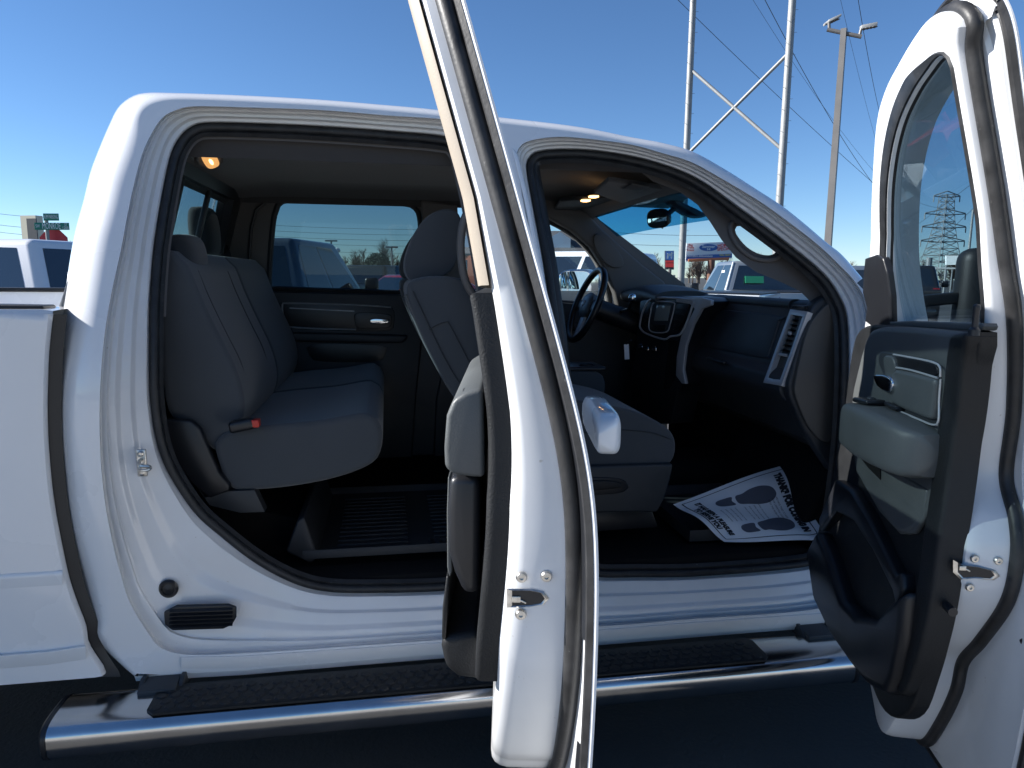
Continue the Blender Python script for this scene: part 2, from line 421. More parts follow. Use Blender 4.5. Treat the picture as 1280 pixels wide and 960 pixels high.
# rubber seals and black inner trims of both openings
def seal(Fp, name='weather_seal'):
    s = MB(); q = inset(Fp, 5.0)
    s.tube([PS(a, b, .10*DEP-.004) for a, b in q], .0125, 10, closed=True)
    q1 = inset(Fp, 9); q2 = inset(Fp, 12); q3 = inset(Fp, 17)
    s.loft([[PS(a, b, .10*DEP+.002) for a, b in q1], [PS(a, b, .10*DEP+.001) for a, b in q2], [PS(a, b, .10*DEP+.012) for a, b in q3], [PS(a, b, .10*DEP+.05) for a, b in q3]])
    return s.build(name, m_rubber, truck, ang=50)
seal(FR); seal(FF)
def innertrim(Fp, m1, name, sel, d0, d1, i0=16, i1=20):
    s = MB(); a0 = inset(Fp, i0); a1 = inset(Fp, i1)
    idx = [i for i in range(len(Fp)) if sel(Fp[i])]
    # split at gaps in the index run
    runs = []; cur = [idx[0]]
    for i in idx[1:]:
        if i == cur[-1]+1: cur.append(i)
        else: runs.append(cur); cur = [i]
    runs.append(cur)
    if len(runs) > 1 and runs[0][0] == 0 and runs[-1][-1] == len(Fp)-1: runs[0] = runs.pop()+runs[0]
    for r in runs:
        s.loft([[PS(*a0[i], d0), PS(*a1[i], d0+.002), PS(*a1[i], d0+.02), PS(*a1[i], d1)] for i in r], closed=False)
    return s.build(name, m1, truck, ang=40)
innertrim(FR, m_black, 'sill_trim', lambda p: p[1] > 400, .145, .26, 14, 16)
innertrim(FR, m_pillar, 'header_trim', lambda p: p[1] <= 400, .145, .26, 15, 20)
innertrim(FF, m_black, 'sill_trim', lambda p: p[1] > 420, .145, .26, 12, 14)
innertrim(FF, m_pillar, 'header_trim', lambda p: p[1] <= 420, .145, .26, 13, 17)

# body ledge crease of the rocker: a slim pressed rib on the sill between the two openings' lower edge and the underside
s = MB()
s.loft([[PS(a, b-1.2, -.0005), PS(a, b, -.006), PS(a, b+5, -.007), PS(a, b+14, -.001)] for a, b in [(226,822),(300,821),(430,812),(550,804),(640,797),(764,787),(863,779),(960,772),(1045,766)]], closed=False)
s.build('sill_crease', m_paint, truck, ang=60)

s = MB(); bp_ = [PS(a, b, -.001) for a, b in smooth_open([(641,186),(646,200),(658,250),(668,300),(678,350),(686,400),(690,440)], 30)]
s.tube(bp_, [.002]+[.0075]*26+[.006, .004, .002], 10); s.build('pillar_bead', m_paint, truck, ang=70)
# rear wall with sliding window
s = MB()
XR = tops[[i for i, q in enumerate(SILs) if q[1] < 489][0]][0]
def rw(y, z): 
    x = XR+.005 if z < 1.35 else XR+.005+(z-1.35)*.28
    return (x, y, z)
wo = [(0.12, .45), (1.88, .45), (1.88, 1.36), (1.72, 1.95), (.28, 1.95), (.12, 1.36)]
wh = [(.36, 1.44), (1.64, 1.44), (1.56, 1.84), (.44, 1.84)]
s.cdt(wo, [wh], rw, grid=.12)
s.build('rear_wall', m_paint, truck)
s = MB(); s.cdt(wo, [wh], lambda y, z: (rw(y, z)[0]+.07, y, z), grid=.12)
a, b = [rw(*q) for q in wh], [(rw(*q)[0]+.07, *q) for q in wh]; s.loft([a, b])
s.build('rear_wall_trim', m_blacks, truck)
s = MB(); s.prism([(rw(*q)[0]+.03, *q) for q in wh], (.004, 0, 0)); s.build('rear_window', m_privacy, truck)
s = MB()
for yy in (.8, 1.2):
    s = MB(); s.box(((rw(yy, 1.64)[0])+.045, yy, 1.64), (.02, .025, .42), .004, rot=Matrix.Rotation(-.27, 3, 'Y').inverted()); s.build('rear_window_divider', m_blacks, truck)

# far side of the cab: trims with window openings, traced on their own plane
YB = 1.72
def far(pts, Y=YB): return [tuple(PY(a, b, Y)[[0, 2]]) for a, b in pts]
WIN_R = smooth_closed(far([(352,252),(380,249),(440,250),(500,254),(518,259),(525,275),(526,320),(524,362),(440,364),(350,361),(337,360),(337,330),(341,280),(345,262)]), 90)
WIN_F = smooth_closed(far([(560,262),(600,262),(650,266),(680,274),(712,290),(735,310),(752,335),(762,372),(758,382),(700,378),(620,374),(568,370),(560,350)]), 90)
upper = far([(140,150),(960,150),(1100,352),(1100,400),(140,400)])
lowerz = PY(440, 363, YB)[2]
s = MB()
xa, xb = XR+.05, 1.62
zt = 2.0
pol = [(xa, lowerz-.02), (xb, lowerz-.02), (xb, lowerz+.04), (1.12, 1.80), (.98, 1.93), (.7, 1.96), (xa+.2, 1.98), (xa+.12, 1.9)]
fy = lambda x, z: (x, YB, z)
s.cdt(pol, [WIN_R, WIN_F], fy, grid=.08)
for w in (WIN_R, WIN_F): s.loft([[(x, YB, z) for x, z in w], [(x, YB+.10, z) for x, z in w]])
s.build('pillar_trim', m_pillar, truck)
s = MB(); s.cdt(pol, [inset(WIN_R,-.02), inset(WIN_F,-.02)], lambda x, z: (x, YB+.11+.10*(1.98-z), z), grid=.2); 
s.prism([(xa, YB+.17, .45), (xb, YB+.17, .45), (xb, YB+.17, lowerz), (xa, YB+.17, lowerz)], (0, .02, 0))
s.build('far_side_panel', m_paint, truck)
# dark rubber frames round the far windows, glass
for k, (w, nm) in enumerate(((WIN_R, 'rear_side_window'), (WIN_F, 'front_side_window'))):
    s = MB(); s.tube([(x, YB+.004, z) for x, z in w], .014, 8, True); s.build('window_seal', m_rubber, truck)
    g = MB(); g.prism([(x, YB+.07, z) for x, z in w], (0, .004, 0)); g.build(nm, m_privacy if k == 0 else m_clear, truck)
# dark C pillar post edge and B pillar detail
s = MB(); s.tube([PY(a, b, YB-.012) for a, b in [(311,372),(311,330),(314,285),(320,262),(335,250)]], .008, 8); s.build('trim_edge', m_blacks, truck)
s = MB(); s.prism([PY(a, b, YB-.04) for a, b in [(526,250),(572,256),(578,372),(528,366),(529,300)]], (0, .035, 0), .012); s.build('center_pillar_trim', m_pillar, truck)
s = MB(); s.box(PY(291, 278, YB-.004), (.05, .004, .02), .002); s.build('trim_cap', m_pillar, truck)

# headliner (dished underside of the roof)
s = MB(); xs = np.linspace(XR+.16, 1.06, 16); ys = np.linspace(.38, 1.68, 18); rows = []
for x in xs:
    row = []
    for y in ys:
        e = min((y-.33)/.22, (1.73-y)/.22, 1); e = max(e, 0)
        fx = min((x-xs[0])/.25, 1, max((1.06-x)/.3, 0)); 
        z = 1.845+.075*math.sin(math.pi/2*min(e, 1))*(.25+.75*math.sin(math.pi/2*max(fx, 0)))
        if x > .8: z -= .03*(x-.8)/.26
        row.append((x, y, z))
    rows.append(row)
s.loft(rows, closed=False); s.build('headliner', m_liner, truck, ang=60)
# side rails closing headliner to the inner trims
s = MB(); s.loft([[(x, .355, 1.93-max(0,x-.6)*.12), (x, .365, 1.90-max(0,x-.6)*.1), (x, .385, 1.852)] for x in xs], closed=False)
s.build('roof_rail_trim', m_liner, truck)
s = MB(); s.loft([[(x, 1.715, 1.95), (x, 1.69, 1.84)] for x in xs], closed=False); s.build('roof_rail_trim', m_liner, truck)
# rear header strip of headliner over rear window
s = MB(); s.loft([[(XR+.02+.28*.5+.05, y, 1.97), (XR+.2, y, 1.86), (XR+.17, y, 1.82)] for y in (.36, 1, 1.68)], closed=False); s.build('rear_header_trim', m_dgrey, truck)

# floor, sill boxes, underbody
s = MB()
s.box(((XR+1.6)/2, 1.0, .50), (1.6-XR-.06, 1.62, .10), .01)
s.box(((XR+1.6)/2, .22, .535), (1.6-XR-.3, .12, .06), .02)
s.build('floor_carpet', m_carpet, truck)
s = MB()
s.box(((XR+1.7)/2+.05, 1.0, .415), (1.7-XR-.2, 1.6, .05), .01); s.box((.3, .45, .34), (3.4, .09, .12), .02); s.box((.3, 1.55, .34), (3.4, .09, .12), .02)
s.box((0.1, 1.0, .33), (3.2, .10, .10), .03)
s.build('chassis_frame', m_blacks, truck)
# firewall
s = MB(); s.box((1.62, 1.0, .86), (.05, 1.66, .82), .02); s.build('firewall', m_carpet, truck)
# tunnel
s = MB(); s.box((.9, 1.0, .62), (1.3, .34, .16), .06, 4); s.build('floor_tunnel', m_carpet, truck)

# hood, fender, nose (beyond the open door)
s = MB()
s.box((2.45, 1.0, 1.10), (1.5, 1.7, .16), .06, 4); s.box((2.35, .10, .95), (1.5, .18, .42), .05, 3); s.box((2.35, 1.90, .95), (1.5, .18, .42), .05, 3)
s.box((3.15, 1.0, .80), (.12, 1.9, .6), .05, 3)
s.build('hood', m_paint, truck)
s = MB(); s.box((3.2, 1.0, .80), (.06, .95, .34), .02); s.build('grille', m_blacks, truck)

# cargo bed
def bedx(px, py): return PY(px, py, -.012)
BEDE = [(62,393),(60,410),(56.5,450),(55,520),(58,580),(65,640),(80,716),(90,750),(104,787),(108,810),(128,841),(129,846)]
be = [bedx(a, b) for a, b in smooth_open(BEDE, 50)]
XL = -3.1
s = MB()
rows = []
for p in be:
    z = p[2]; rows.append([(XL, -.012, z), (-2.2, -.012, z), (p[0]-.25, -.012, z), (p[0]-.02, -.012, z), (p[0]-.004, -.008, z), (p[0], .004, z), (p[0]-.002, .014, z)])
s.loft(rows, closed=False)
z0 = be[0][2]; x0 = be[0][0]
s.loft([[(XL, -.012, z0), (x0-.02, -.012, z0), (x0, .004, z0)], [(XL, 0.0, z0+.012), (x0-.02, 0.0, z0+.012), (x0, .01, z0+.008)], [(XL, .12, z0+.014), (x0-.02, .12, z0+.014), (x0-.004, .12, z0+.01)], [(XL, .13, z0-.06), (x0-.02, .13, z0-.06), (x0-.004, .13, z0-.06)]], closed=False)
s.loft([[(XL, .13, z0-.06), (x0, .13, z0-.06)], [(XL, .13, .42), (x0+.03, .13, .42)]], closed=False)
s.box(((XL+x0)/2, 1.9, (z0+.7)/2), (x0-XL, .12, z0-.66), .02); s.box((x0-.06, 1.0, (z0+.62)/2), (.05, 1.8, z0-.7), .01); s.box(((XL+x0)/2, 1, .75), (x0-XL, 1.7, .04))
s.box((XL, 1.0, 1.0), (.06, 1.98, .8), .03)
bed = s.build('cargo_bed', m_paint, truck, ang=40)
s = MB(); s.prism([PY(a, b, .02) for a, b in [(-60,380),(52,382),(55,385),(50,392),(-60,391)]], (0, .075, 0), .006); s.build('bed_rail_cap', m_black, bed); s = MB(); s.box(((XL+x0)/2, 1.88, z0+.02), (x0-XL-.02, .10, .02), .006)
s.build('bed_rail_cap', m_black, bed)
# character lines on the bed side: thin creases
s = MB()
for pts, h in (([(-60,722),(0,720),(78,715)], .0035), ([(-60,813),(0,822-2),(60,815),(107,808)], .012)):
    s.loft([[PY(a, b-2, -.0125), PY(a, b, -.0125-h), PY(a, b+5, -.0125-h*.9), PY(a, b+16, -.0125)] for a, b in pts], closed=False)
s.build('bed_side_crease', m_paint, bed, ang=70)
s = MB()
s.loft([[PY(a-9, b, .016), PY(a+4, b, .020), PY(a+22, b, .034)] for a, b in smooth_open(BEDE, 50)], closed=False)  # black sheet added to stand in for the shadow in the bed/cab gap
s.build('bed_gap_shade', m_blacks, truck)
# black box added behind the bed/cab gap to keep it dark
s = MB(); s.box((x0+.10, 1.0, .92), (.08, 1.7, .9), .01); s.build('gap_shade_box', m_blacks, truck)
# rear wheels and front wheels
def wheel(name, c, r=.40, w=.27, parent=None, mt=None, mr=None):
    t = MB(); t.lathe([(r*.60, -w/2), (r*.92, -w/2), (r, -w/2+.03), (r, w/2-.03), (r*.92, w/2), (r*.60, w/2)], c, (0, 1, 0), 36)
    ty = t.build(name, m_rubber, parent)
    h = MB(); h.lathe([(.03, -w/2+.05), (r*.25, -w/2+.04), (r*.5, -w/2+.06), (r*.6, -w/2+.01), (r*.62, -w/2+.02), (r*.6, w/2-.02), (.03, w/2-.05)], c, (0, 1, 0), 30)
    h.build('rim', m_brushed, ty); return ty
for x in (-1.75, 2.35):
    for y in (.16, 1.84): wheel('wheel', (x, y, .41), parent=truck)

# sill hardware: striker, plug, louvred vent
s = MB()
c = PS(178, 578, .063); s.box(c+np.array([0, -.004, 0]), (.026, .008, .078), .0035, 3)
for dz in (-.027, .027): s.lathe([(.0085, 0), (.0085, -.005), (.005, -.0075), (.005, -.004), (0, -.004)], c+np.array([0, -.008, dz]), (0, 1, 0), 14)
c = c+np.array([.005, -.012, 0])
s.tube(smooth_open([c+np.array(q) for q in ((-.006, 0, .010), (.0, -.030, .010), (.012, -.052, .007), (.03, -.056, .006), (.034, -.05, .0), (.03, -.056, -.004), (.012, -.052, -.006), (0, -.030, -.008), (-.006, 0, -.008))], 40), .0048, 8)
s.build('door_striker', m_steel, truck)
s = MB(); c = PS(210.5, 736, .055); c = np.array(c)
s.lathe([(.0, .003), (.027, .003), (.027, -.002), (.023, -.006), (.018, -.006), (.016, -.002), (.008, -.003), (0, -.006)], c, (0, 1, 0), 28); s.build('drain_plug', m_blacks, truck)
s = MB()
vt = [(206,763),(222,755),(286,753.5),(296,757),(296,770),(291,779),(280,784),(217,786),(207,779)]
YV = .052
base = [PY(a, b, YV) for a, b in vt]
s.prism(base, (0, -.012, 0), .004)
ctr = np.mean(base, 0)
s.build('vent_grille', m_blacks, truck)
s = MB()
for k in range(5):
    y0_ = 761+k*4.9; a = PY(212, y0_+1.2, YV-.014); b = PY(291, y0_-1.5, YV-.014)
    s.loft([[a, b], [a+np.array([0, -.008, -.004]), b+np.array([0, -.008, -.004])], [a+np.array([0, 0, -.0075]), b+np.array([0, 0, -.0075])]], closed=False)
s.build('louvre', m_blacks, bpy.data.objects['vent_grille'], ang=20)

# step board
s = MB()
L = PY(48, 930, -.17); RR = PY(1076, 835, -.17)
print('step ends', L, RR)
xl, xr = L[0], RR[0]; zs = (L[2]+RR[2])/2
zL, zR = L[2], RR[2]
def stepsec(x, z, k=1.0):
    # flattened oval section in the YZ plane
    out = []
    for i in range(28):
        t = 2*math.pi*i/28; ct, st = math.cos(t), math.sin(t)
        out.append((x, -.075+.095*k*math.copysign(abs(ct)**.62, ct), z-.014+.052*k*math.copysign(abs(st)**.55, st)))
    return out
zst = lambda x: zL+(zR-zL)*(x-xl)/(xr-xl)
sx = np.linspace(xl+.015, xr-.015, 12)
s.loft([stepsec(x, zst(x)) for x in sx], caps=True)
step = s.build('step_board', m_stepsteel, truck, ang=40)
s = MB()
s.loft([stepsec(xl-.004, zL, .9), stepsec(xl+.004, zL, 1.03), stepsec(xl+.0148, zL, 1.03)], caps=True)
s.build('end_cap', m_blacks, step); s = MB()
s.loft([stepsec(xr-.0148, zR, 1.03), stepsec(xr-.004, zR, 1.03), stepsec(xr+.004, zR, .9)], caps=True)
s.build('end_cap', m_blacks, step)
# rubber tread pads with raised hexagons
def pad(xa_, xb_):
    p = MB(); ya, yb = -.148, -.012; z = zst((xa_+xb_)/2)+.0375
    za, zb = zst(xa_)+.036, zst(xb_)+.036
    rim = [(xa_+.02, ya), (xb_-.02, ya), (xb_, ya+.02), (xb_, yb-.02), (xb_-.02, yb), (xa_+.02, yb), (xa_, yb-.02), (xa_, ya+.02)]
    f = lambda x, y, h=0: (x, y, zst(x)+.036+h-.0015*0)
    p.loft([[f(x, y, 0) for x, y in rim], [f(x, y, .006) for x, y in rim], [f(x*1+0, y, .0075) for x, y in [(a_+(.004 if a_ < (xa_+xb_)/2 else -.004), b_+(.004 if b_ < (ya+yb)/2 else -.004)) for a_, b_ in rim]]], caps=True)
    R = .0185; k = 0
    yy = ya+.022
    while yy < yb-.012:
        xx = xa_+.022+(k % 2)*R*.95
        while xx < xb_-.02:
            h6 = [(xx+R*.86*math.cos(math.pi/6+math.pi/3*i)*1.0, yy+R*.80*math.sin(math.pi/6+math.pi/3*i)) for i in range(6)]
            h5 = [(xx+R*.66*math.cos(math.pi/6+math.pi/3*i)*1.0, yy+R*.60*math.sin(math.pi/6+math.pi/3*i)) for i in range(6)]
            p.loft([[f(x, y, .0075) for x, y in h6], [f(x, y, .0105) for x, y in h5]], caps=False); p.face(p.verts([f(x, y, .0105) for x, y in h5]))
            xx += R*1.9
        yy += R*1.45; k += 1
    return p.build('step_pad', m_black, step, ang=20, weld=0)
pad(PZ(174, 905, zL+.04)[0], PZ(700, 860, zs+.04)[0]+.0)
pad(PZ(701, 860, zs+.04)[0]+.02, PZ(965, 826, zR+.04)[0])
s = MB()
for px_ in (205, 1008):
    s = MB()
    xx = PY(px_, 850, .02)[0]
    s.prism([(xx-.05, -.05, zst(xx)+.03), (xx+.05, -.05, zst(xx)+.03), (xx+.04, .25, .35), (xx-.04, .25, .35)], (0, 0, .02), .004)
    s.prism([(xx-.055, -.06, zst(xx)+.02), (xx-.045, .25, .32), (xx-.045, .25, .36), (xx-.055, .0, zst(xx)+.06)], (.012, 0, 0), .002)
    s.prism([(xx+.05, -.06, zst(xx)+.02), (xx+.05, .25, .32), (xx+.05, .25, .36), (xx+.05, .0, zst(xx)+.06)], (.012, 0, 0), .002)
    s.build('mounting_bracket', m_dgrey, step)
# ================================================================== THE TWO OPEN DOORS
class Door:
    """closed-position frame: x along the truck, y inwards, z up, origin at the hinge"""
    def __init__(s, hx, th, A, Fp, c, f=.85, seal_px=None):
        s.hx, s.th = hx, R_(th)
        s.c, s.s = math.cos(s.th), math.sin(s.th)
        a3 = np.array([PS(a, b, 0)[[0, 2]] for a, b in A])-np.array([hx, 0])
        f3 = np.array([PS(a, b, .11)[[0, 2]] for a, b in Fp])-np.array([hx, 0])
        ff = np.interp(f3[:, 1], [.75, 1.0], [f, f-.25])[:, None] if not seal_px else f
        B = a3*(1-ff)+f3*ff
        if seal_px:
            tr_ = []
            for i_, (u, v) in enumerate(seal_px):
                y = .1
                for _ in range(40):
                    p = s.flat(u, v, y); z = p[2]
                    o_ = .045 if i_ < 16 else .05+.076*kz(z)-.012
                    k_ = len(seal_px)-1-i_
                    if k_ < 4: o_ = .045+(o_-.045)*(.1, .35, .65, .85)[k_]
                    y = .5*y+.5*(side(z)+o_)
                tr_.append(p[[0, 2]])
            tr_ = np.array(tr_)
            B = smooth_closed([tuple(q) for q in tr_], 320)
            c0_ = B.mean(0)
            # wide hem along the trailing edge and the bottom, narrow along the windscreen pillar and the hinge side
            w_ = np.array([.014+.044*min(1, max(0, ((c0_[0]+.02)-q[0])/.14)) if q[1] > 1.0 else .014+.044*min(1, max(0, ((c0_[0]+.18)-q[0])/.1)) for q in B])
            w_ = np.maximum(w_, np.array([.045*min(1, max(0, (.62-q[1])/.08)) for q in B]))
            for _ in range(6): w_ = (np.roll(w_, 1)+w_*2+np.roll(w_, -1))/4
            a3 = inset(B, -w_)
            up = [tuple(q) for q in a3 if q[1] > 1.08 and q[0] < c0_[0]+.25] + [tuple(q) for q in a3 if q[1] > 1.25 and q[0] >= c0_[0]+.25]
            cl = lambda q: math.atan2(q[1]-c0_[1], q[0]-c0_[0])
            lo_ = [(-1.072,1.0),(-1.072,.8),(-1.068,.60),(-1.055,.48),(-1.02,.42),(-.95,.395),(-.8,.39),(-.6,.39),(-.4,.395),(-.2,.41),(-.13,.47),(-.12,.7),(-.14,.95),(-.20,1.12)]
            a3 = np.array(sorted(up+lo_, key=cl)); a3 = resample(a3, 600, True)
            for _ in range(160): a3 = (np.roll(a3, 1, 0)+a3*2+np.roll(a3, -1, 0))/4
        cc = B.mean(0); n = 320
        s.cc = cc
        s.B = resample(B, n, True); s.A = match(s.B, a3, cc)
    def local(s, p): p = np.array(p)-np.array([s.hx, 0, 0]); return np.array([p[0]*s.c+p[1]*s.s, -p[0]*s.s+p[1]*s.c, p[2]])
    def world(s, p): return np.array([p[0]*s.c-p[1]*s.s+s.hx, p[0]*s.s+p[1]*s.c, p[2]])
    def px(s, u, v, off):
        """photo pixel -> point on the surface y = side(z)+off of the opened door, in door coordinates"""
        o = s.local(CAM); d = ray(u, v); d = np.array([d[0]*s.c+d[1]*s.s, -d[0]*s.s+d[1]*s.c, d[2]])
        y = off
        for _ in range(14):
            p = o+d*(y-o[1])/d[1]; y = side(p[2])+off
        return o+d*(y-o[1])/d[1]
    def flat(s, u, v, Y):
        o = s.local(CAM); d = ray(u, v); d = np.array([d[0]*s.c+d[1]*s.s, -d[0]*s.s+d[1]*s.c, d[2]])
        return o+d*(Y-o[1])/d[1]
    def edge(s, u, v, X):
        """photo pixel -> point on the plane x = X"""
        o = s.local(CAM); d = ray(u, v); d = np.array([d[0]*s.c+d[1]*s.s, -d[0]*s.s+d[1]*s.c, d[2]])
        return o+d*(X-o[0])/d[0]
def kz(z):           # frame is deep below the belt, slim round the window
    return float(np.interp(z, [.8, 1.0, 1.2, 1.32, 1.46, 1.60], [1.08, 1.03, .84, .62, .43, .27]))
def doorshell(D, root, win, deep, wname='door_window', wmat=None, gy=.028, thin=1.0, base=.05):
    A = inset(D.A, .004)
    P = lambda q, y: (q[0], side(q[1])+y, q[1])
    def PI_(q, y): return (q[0], side(q[1])+base+(y-base)*kz(q[1]), q[1])
    # (inset, y)  outer skin, hem, recess with the two seals, deep white edge band, inner plate
    rings = []
    B = D.B
    for i, y in ((.0, .002), (.0, .005), (.002, .008), (.018, .008), (.021, .012)):
        rings.append([P(q, y) for q in inset(A, i)])
    a1 = inset(A, .024)
    for t_, y in ((.0, min(.020, base-.02)), (.35, min(.022, base-.018)), (.5, base-.021), (.9, base-.018), (1, base-.014)):
        rings.append([P(q, y) for q in a1*(1-t_)+B*t_])
    for i, y in ((.005, base), (.0055, deep*.5), (.0065, deep-.026), (.0095, deep-.015), (.015, deep-.006), (.023, deep-.001), (.034, deep+.001)):
        rings.append([PI_(q, max(y, base)) for q in inset(B, i*thin)])
    sh = MB(); sh.loft(rings)
    sh.cdt([tuple(q) for q in inset(A, 0)], [win], lambda x, z: (x, side(z)+.002, z), grid=.07)
    sh.cdt([tuple(q) for q in inset(B, .034*thin)], [win], lambda x, z: PI_((x, z), deep+.001), grid=.07)
    sh.loft([[(x, side(z)+.002, z) for x, z in win], [PI_((x, z), deep+.001) for x, z in win]])
    o = sh.build('door_shell' if False else D.name, m_jamb, root, ang=30)
    o.location = (D.hx, 0, 0); o.rotation_euler = (0, 0, D.th)
    # main sponge seal on the step, thin outer lip seal on the hem
    q = inset(B, -.001)
    t = MB(); t.tube([(x, side(z)+base-.007, z) for x, z in q], .0125, 10, True)
    t.build('weather_seal', m_rubdust, o, ang=60)
    t = MB(); a1, a2 = inset(A, .0012), inset(A, .017)
    t.loft([[P(k, .0085) for k in a1], [P(k, .016) for k in inset(A, .005)], [P(k, .0175) for k in inset(A, .010)], [P(k, .014) for k in inset(A, .014)], [P(k, .0165) for k in a2], [P(k, .0085) for k in inset(A, .019)]])
    t.build('outer_seal', m_rubdust, o, ang=40)
    # glass and its channel
    t = MB(); w2 = inset(np.array(win), -.006)
    t.prism([(x, side(z)+gy, z) for x, z in w2], (0, .0045, 0)); t.build(wname, wmat, o)
    return o
def screw(D, o, pts, X=None):
    pass

def panel(pts, base, thick, rnd=.010, mat_=None, name='panel', parent=None, grid=.05, n=110, smooth=True):
    """raised pad lying on the (curved) inner surface y = base(z); pts are (x, z) in door coordinates"""
    P = smooth_closed(pts, n) if smooth else resample(np.array(pts, float), n, True)
    t = MB(); rings = []
    for k in range(5):
        a = math.pi/2*k/4; rings.append([(x, base(z)+thick-rnd+rnd*math.sin(a), z) for x, z in inset(P, rnd*(1-math.cos(a)))])
    t.loft([[(x, base(z)-.004, z) for x, z in P]]+rings)
    t.cdt([tuple(q) for q in inset(P, rnd)], [], lambda x, z: (x, base(z)+thick, z), grid=grid)
    return t.build(name, mat_, parent, ang=45)
def innery(deep, base=.05): return lambda z: side(z)+base+(deep+.001-base)*kz(z)
# ---------------- rear door
DR = Door(.462, 80.3, AR, FR, CR); DR.name = 'rear_door'
belt = 1.43
Ain = inset(DR.B, .055)
win = [tuple(q) for q in Ain if q[1] > belt]
# close the window loop with a straight belt line
wpoly = resample(np.array([q for q in Ain]), 300, True)
def clip_above(P, zb):
    out = []
    n = len(P)
    for i in range(n):
        a, b = P[i], P[(i+1) % n]
        if a[1] >= zb: out.append(tuple(a))
        if (a[1] >= zb) != (b[1] >= zb):
            t = (zb-a[1])/(b[1]-a[1]); out.append((a[0]+(b[0]-a[0])*t, zb))
    return out
WR = resample(np.array(clip_above(Ain, belt)), 90, True)
DEEP = .125
rdoor = doorshell(DR, truck, [tuple(q) for q in WR], DEEP, 'door_window', m_dprivacy, base=.034)
rdoor['label'] = 'open rear passenger door seen edge on'
yi = DEEP+.001
A = inset(DR.A, .004)
# interior trim panel: textured black carrier, below the belt
low = [q for q in clip_above(-inset(A, .050)*np.array([1, 1]), -9)]
B = inset(DR.B, .024)
below = []
n = len(B)
flip = np.array([(x, -z) for x, z in B])
pol = [(x, -z) for x, z in clip_above(flip, -1.478)]
pol = clip_above(np.array(pol), .925)
IR = innery(DEEP, .034)
trim = panel(pol, IR, .030, .010, m_black, 'door_trim', rdoor, n=200, smooth=False)
# beige surround of the window, ends on the black panel
t = MB(); I1, I2 = inset(DR.B, .012), inset(DR.B, .060)
def PIf(q, y): return (q[0], side(q[1])+.034+(DEEP-.034)*kz(q[1])+y, q[1])
sel = [i for i in range(len(I1)) if I1[i][1] > 1.475]
st = [k for k in range(len(sel)) if k and sel[k] != sel[k-1]+1]
if st: sel = sel[st[0]:]+sel[:st[0]]
t.loft([[PIf(I1[i], .002), PIf(inset(DR.B, .018)[i], .012), PIf(inset(DR.B, .030)[i], .017), PIf(inset(DR.B, .048)[i], .015), PIf(I2[i], .006), PIf(I2[i], -.03)] for i in sel], closed=False)
t.build('window_surround', m_beige, rdoor, ang=60)
# lower part pieces, seen in profile on the left of the edge
yo = yi+.046
def prof(pts, X): return [DR.edge(a, b, X) for a, b in pts]
xt = DR.B[:, 0].min()+.02
t = MB()
arm = [DR.edge(a, b, xt+.03) for a, b in [(604,486),(582,490),(566,500),(558,520),(555,560),(556,585),(566,594),(590,597),(606,598)]]
t.prism(arm, (.46, 0, 0), .018, 4); t.build('armrest', m_grey, rdoor, ang=50)
t = MB(); t.prism([DR.edge(a, b, xt+.045) for a, b in [(600,596),(562,596),(560,640),(560,690),(568,718),(580,745),(600,742)]], (.42, 0, 0), .012, 3); t.build('lower_panel', m_blacks, rdoor, ang=50)
t = MB(); t.prism([DR.edge(a, b, xt+.06) for a, b in [(560,596),(558.5,640),(559,710),(562,722),(565,715),(564,640),(564,598)]], (.38, 0, 0), .002); t.build('trim_strip', m_grey, rdoor, ang=50)
t = MB()
t.prism([DR.edge(a, b, xt+.14) for a, b in [(600,790),(553,796),(551,810),(556,835),(572,848),(604,852)]], (.33, 0, 0), .012, 3)
t.prism([DR.edge(a, b, xt+.14) for a, b in [(558,720),(553,760),(552,800),(557,800),(560,760),(563,722)]], (.33, 0, 0), .003, 2)
t.build('map_pocket', m_black, rdoor, ang=50)
t = MB()
for yy in (499, 517): 
    c = DR.edge(590, yy, xt+.03); t.box(c+np.array([.04, .0, .004]), (.03, .03, .006), .002)
t.build('switch_slot', m_blacks, rdoor)
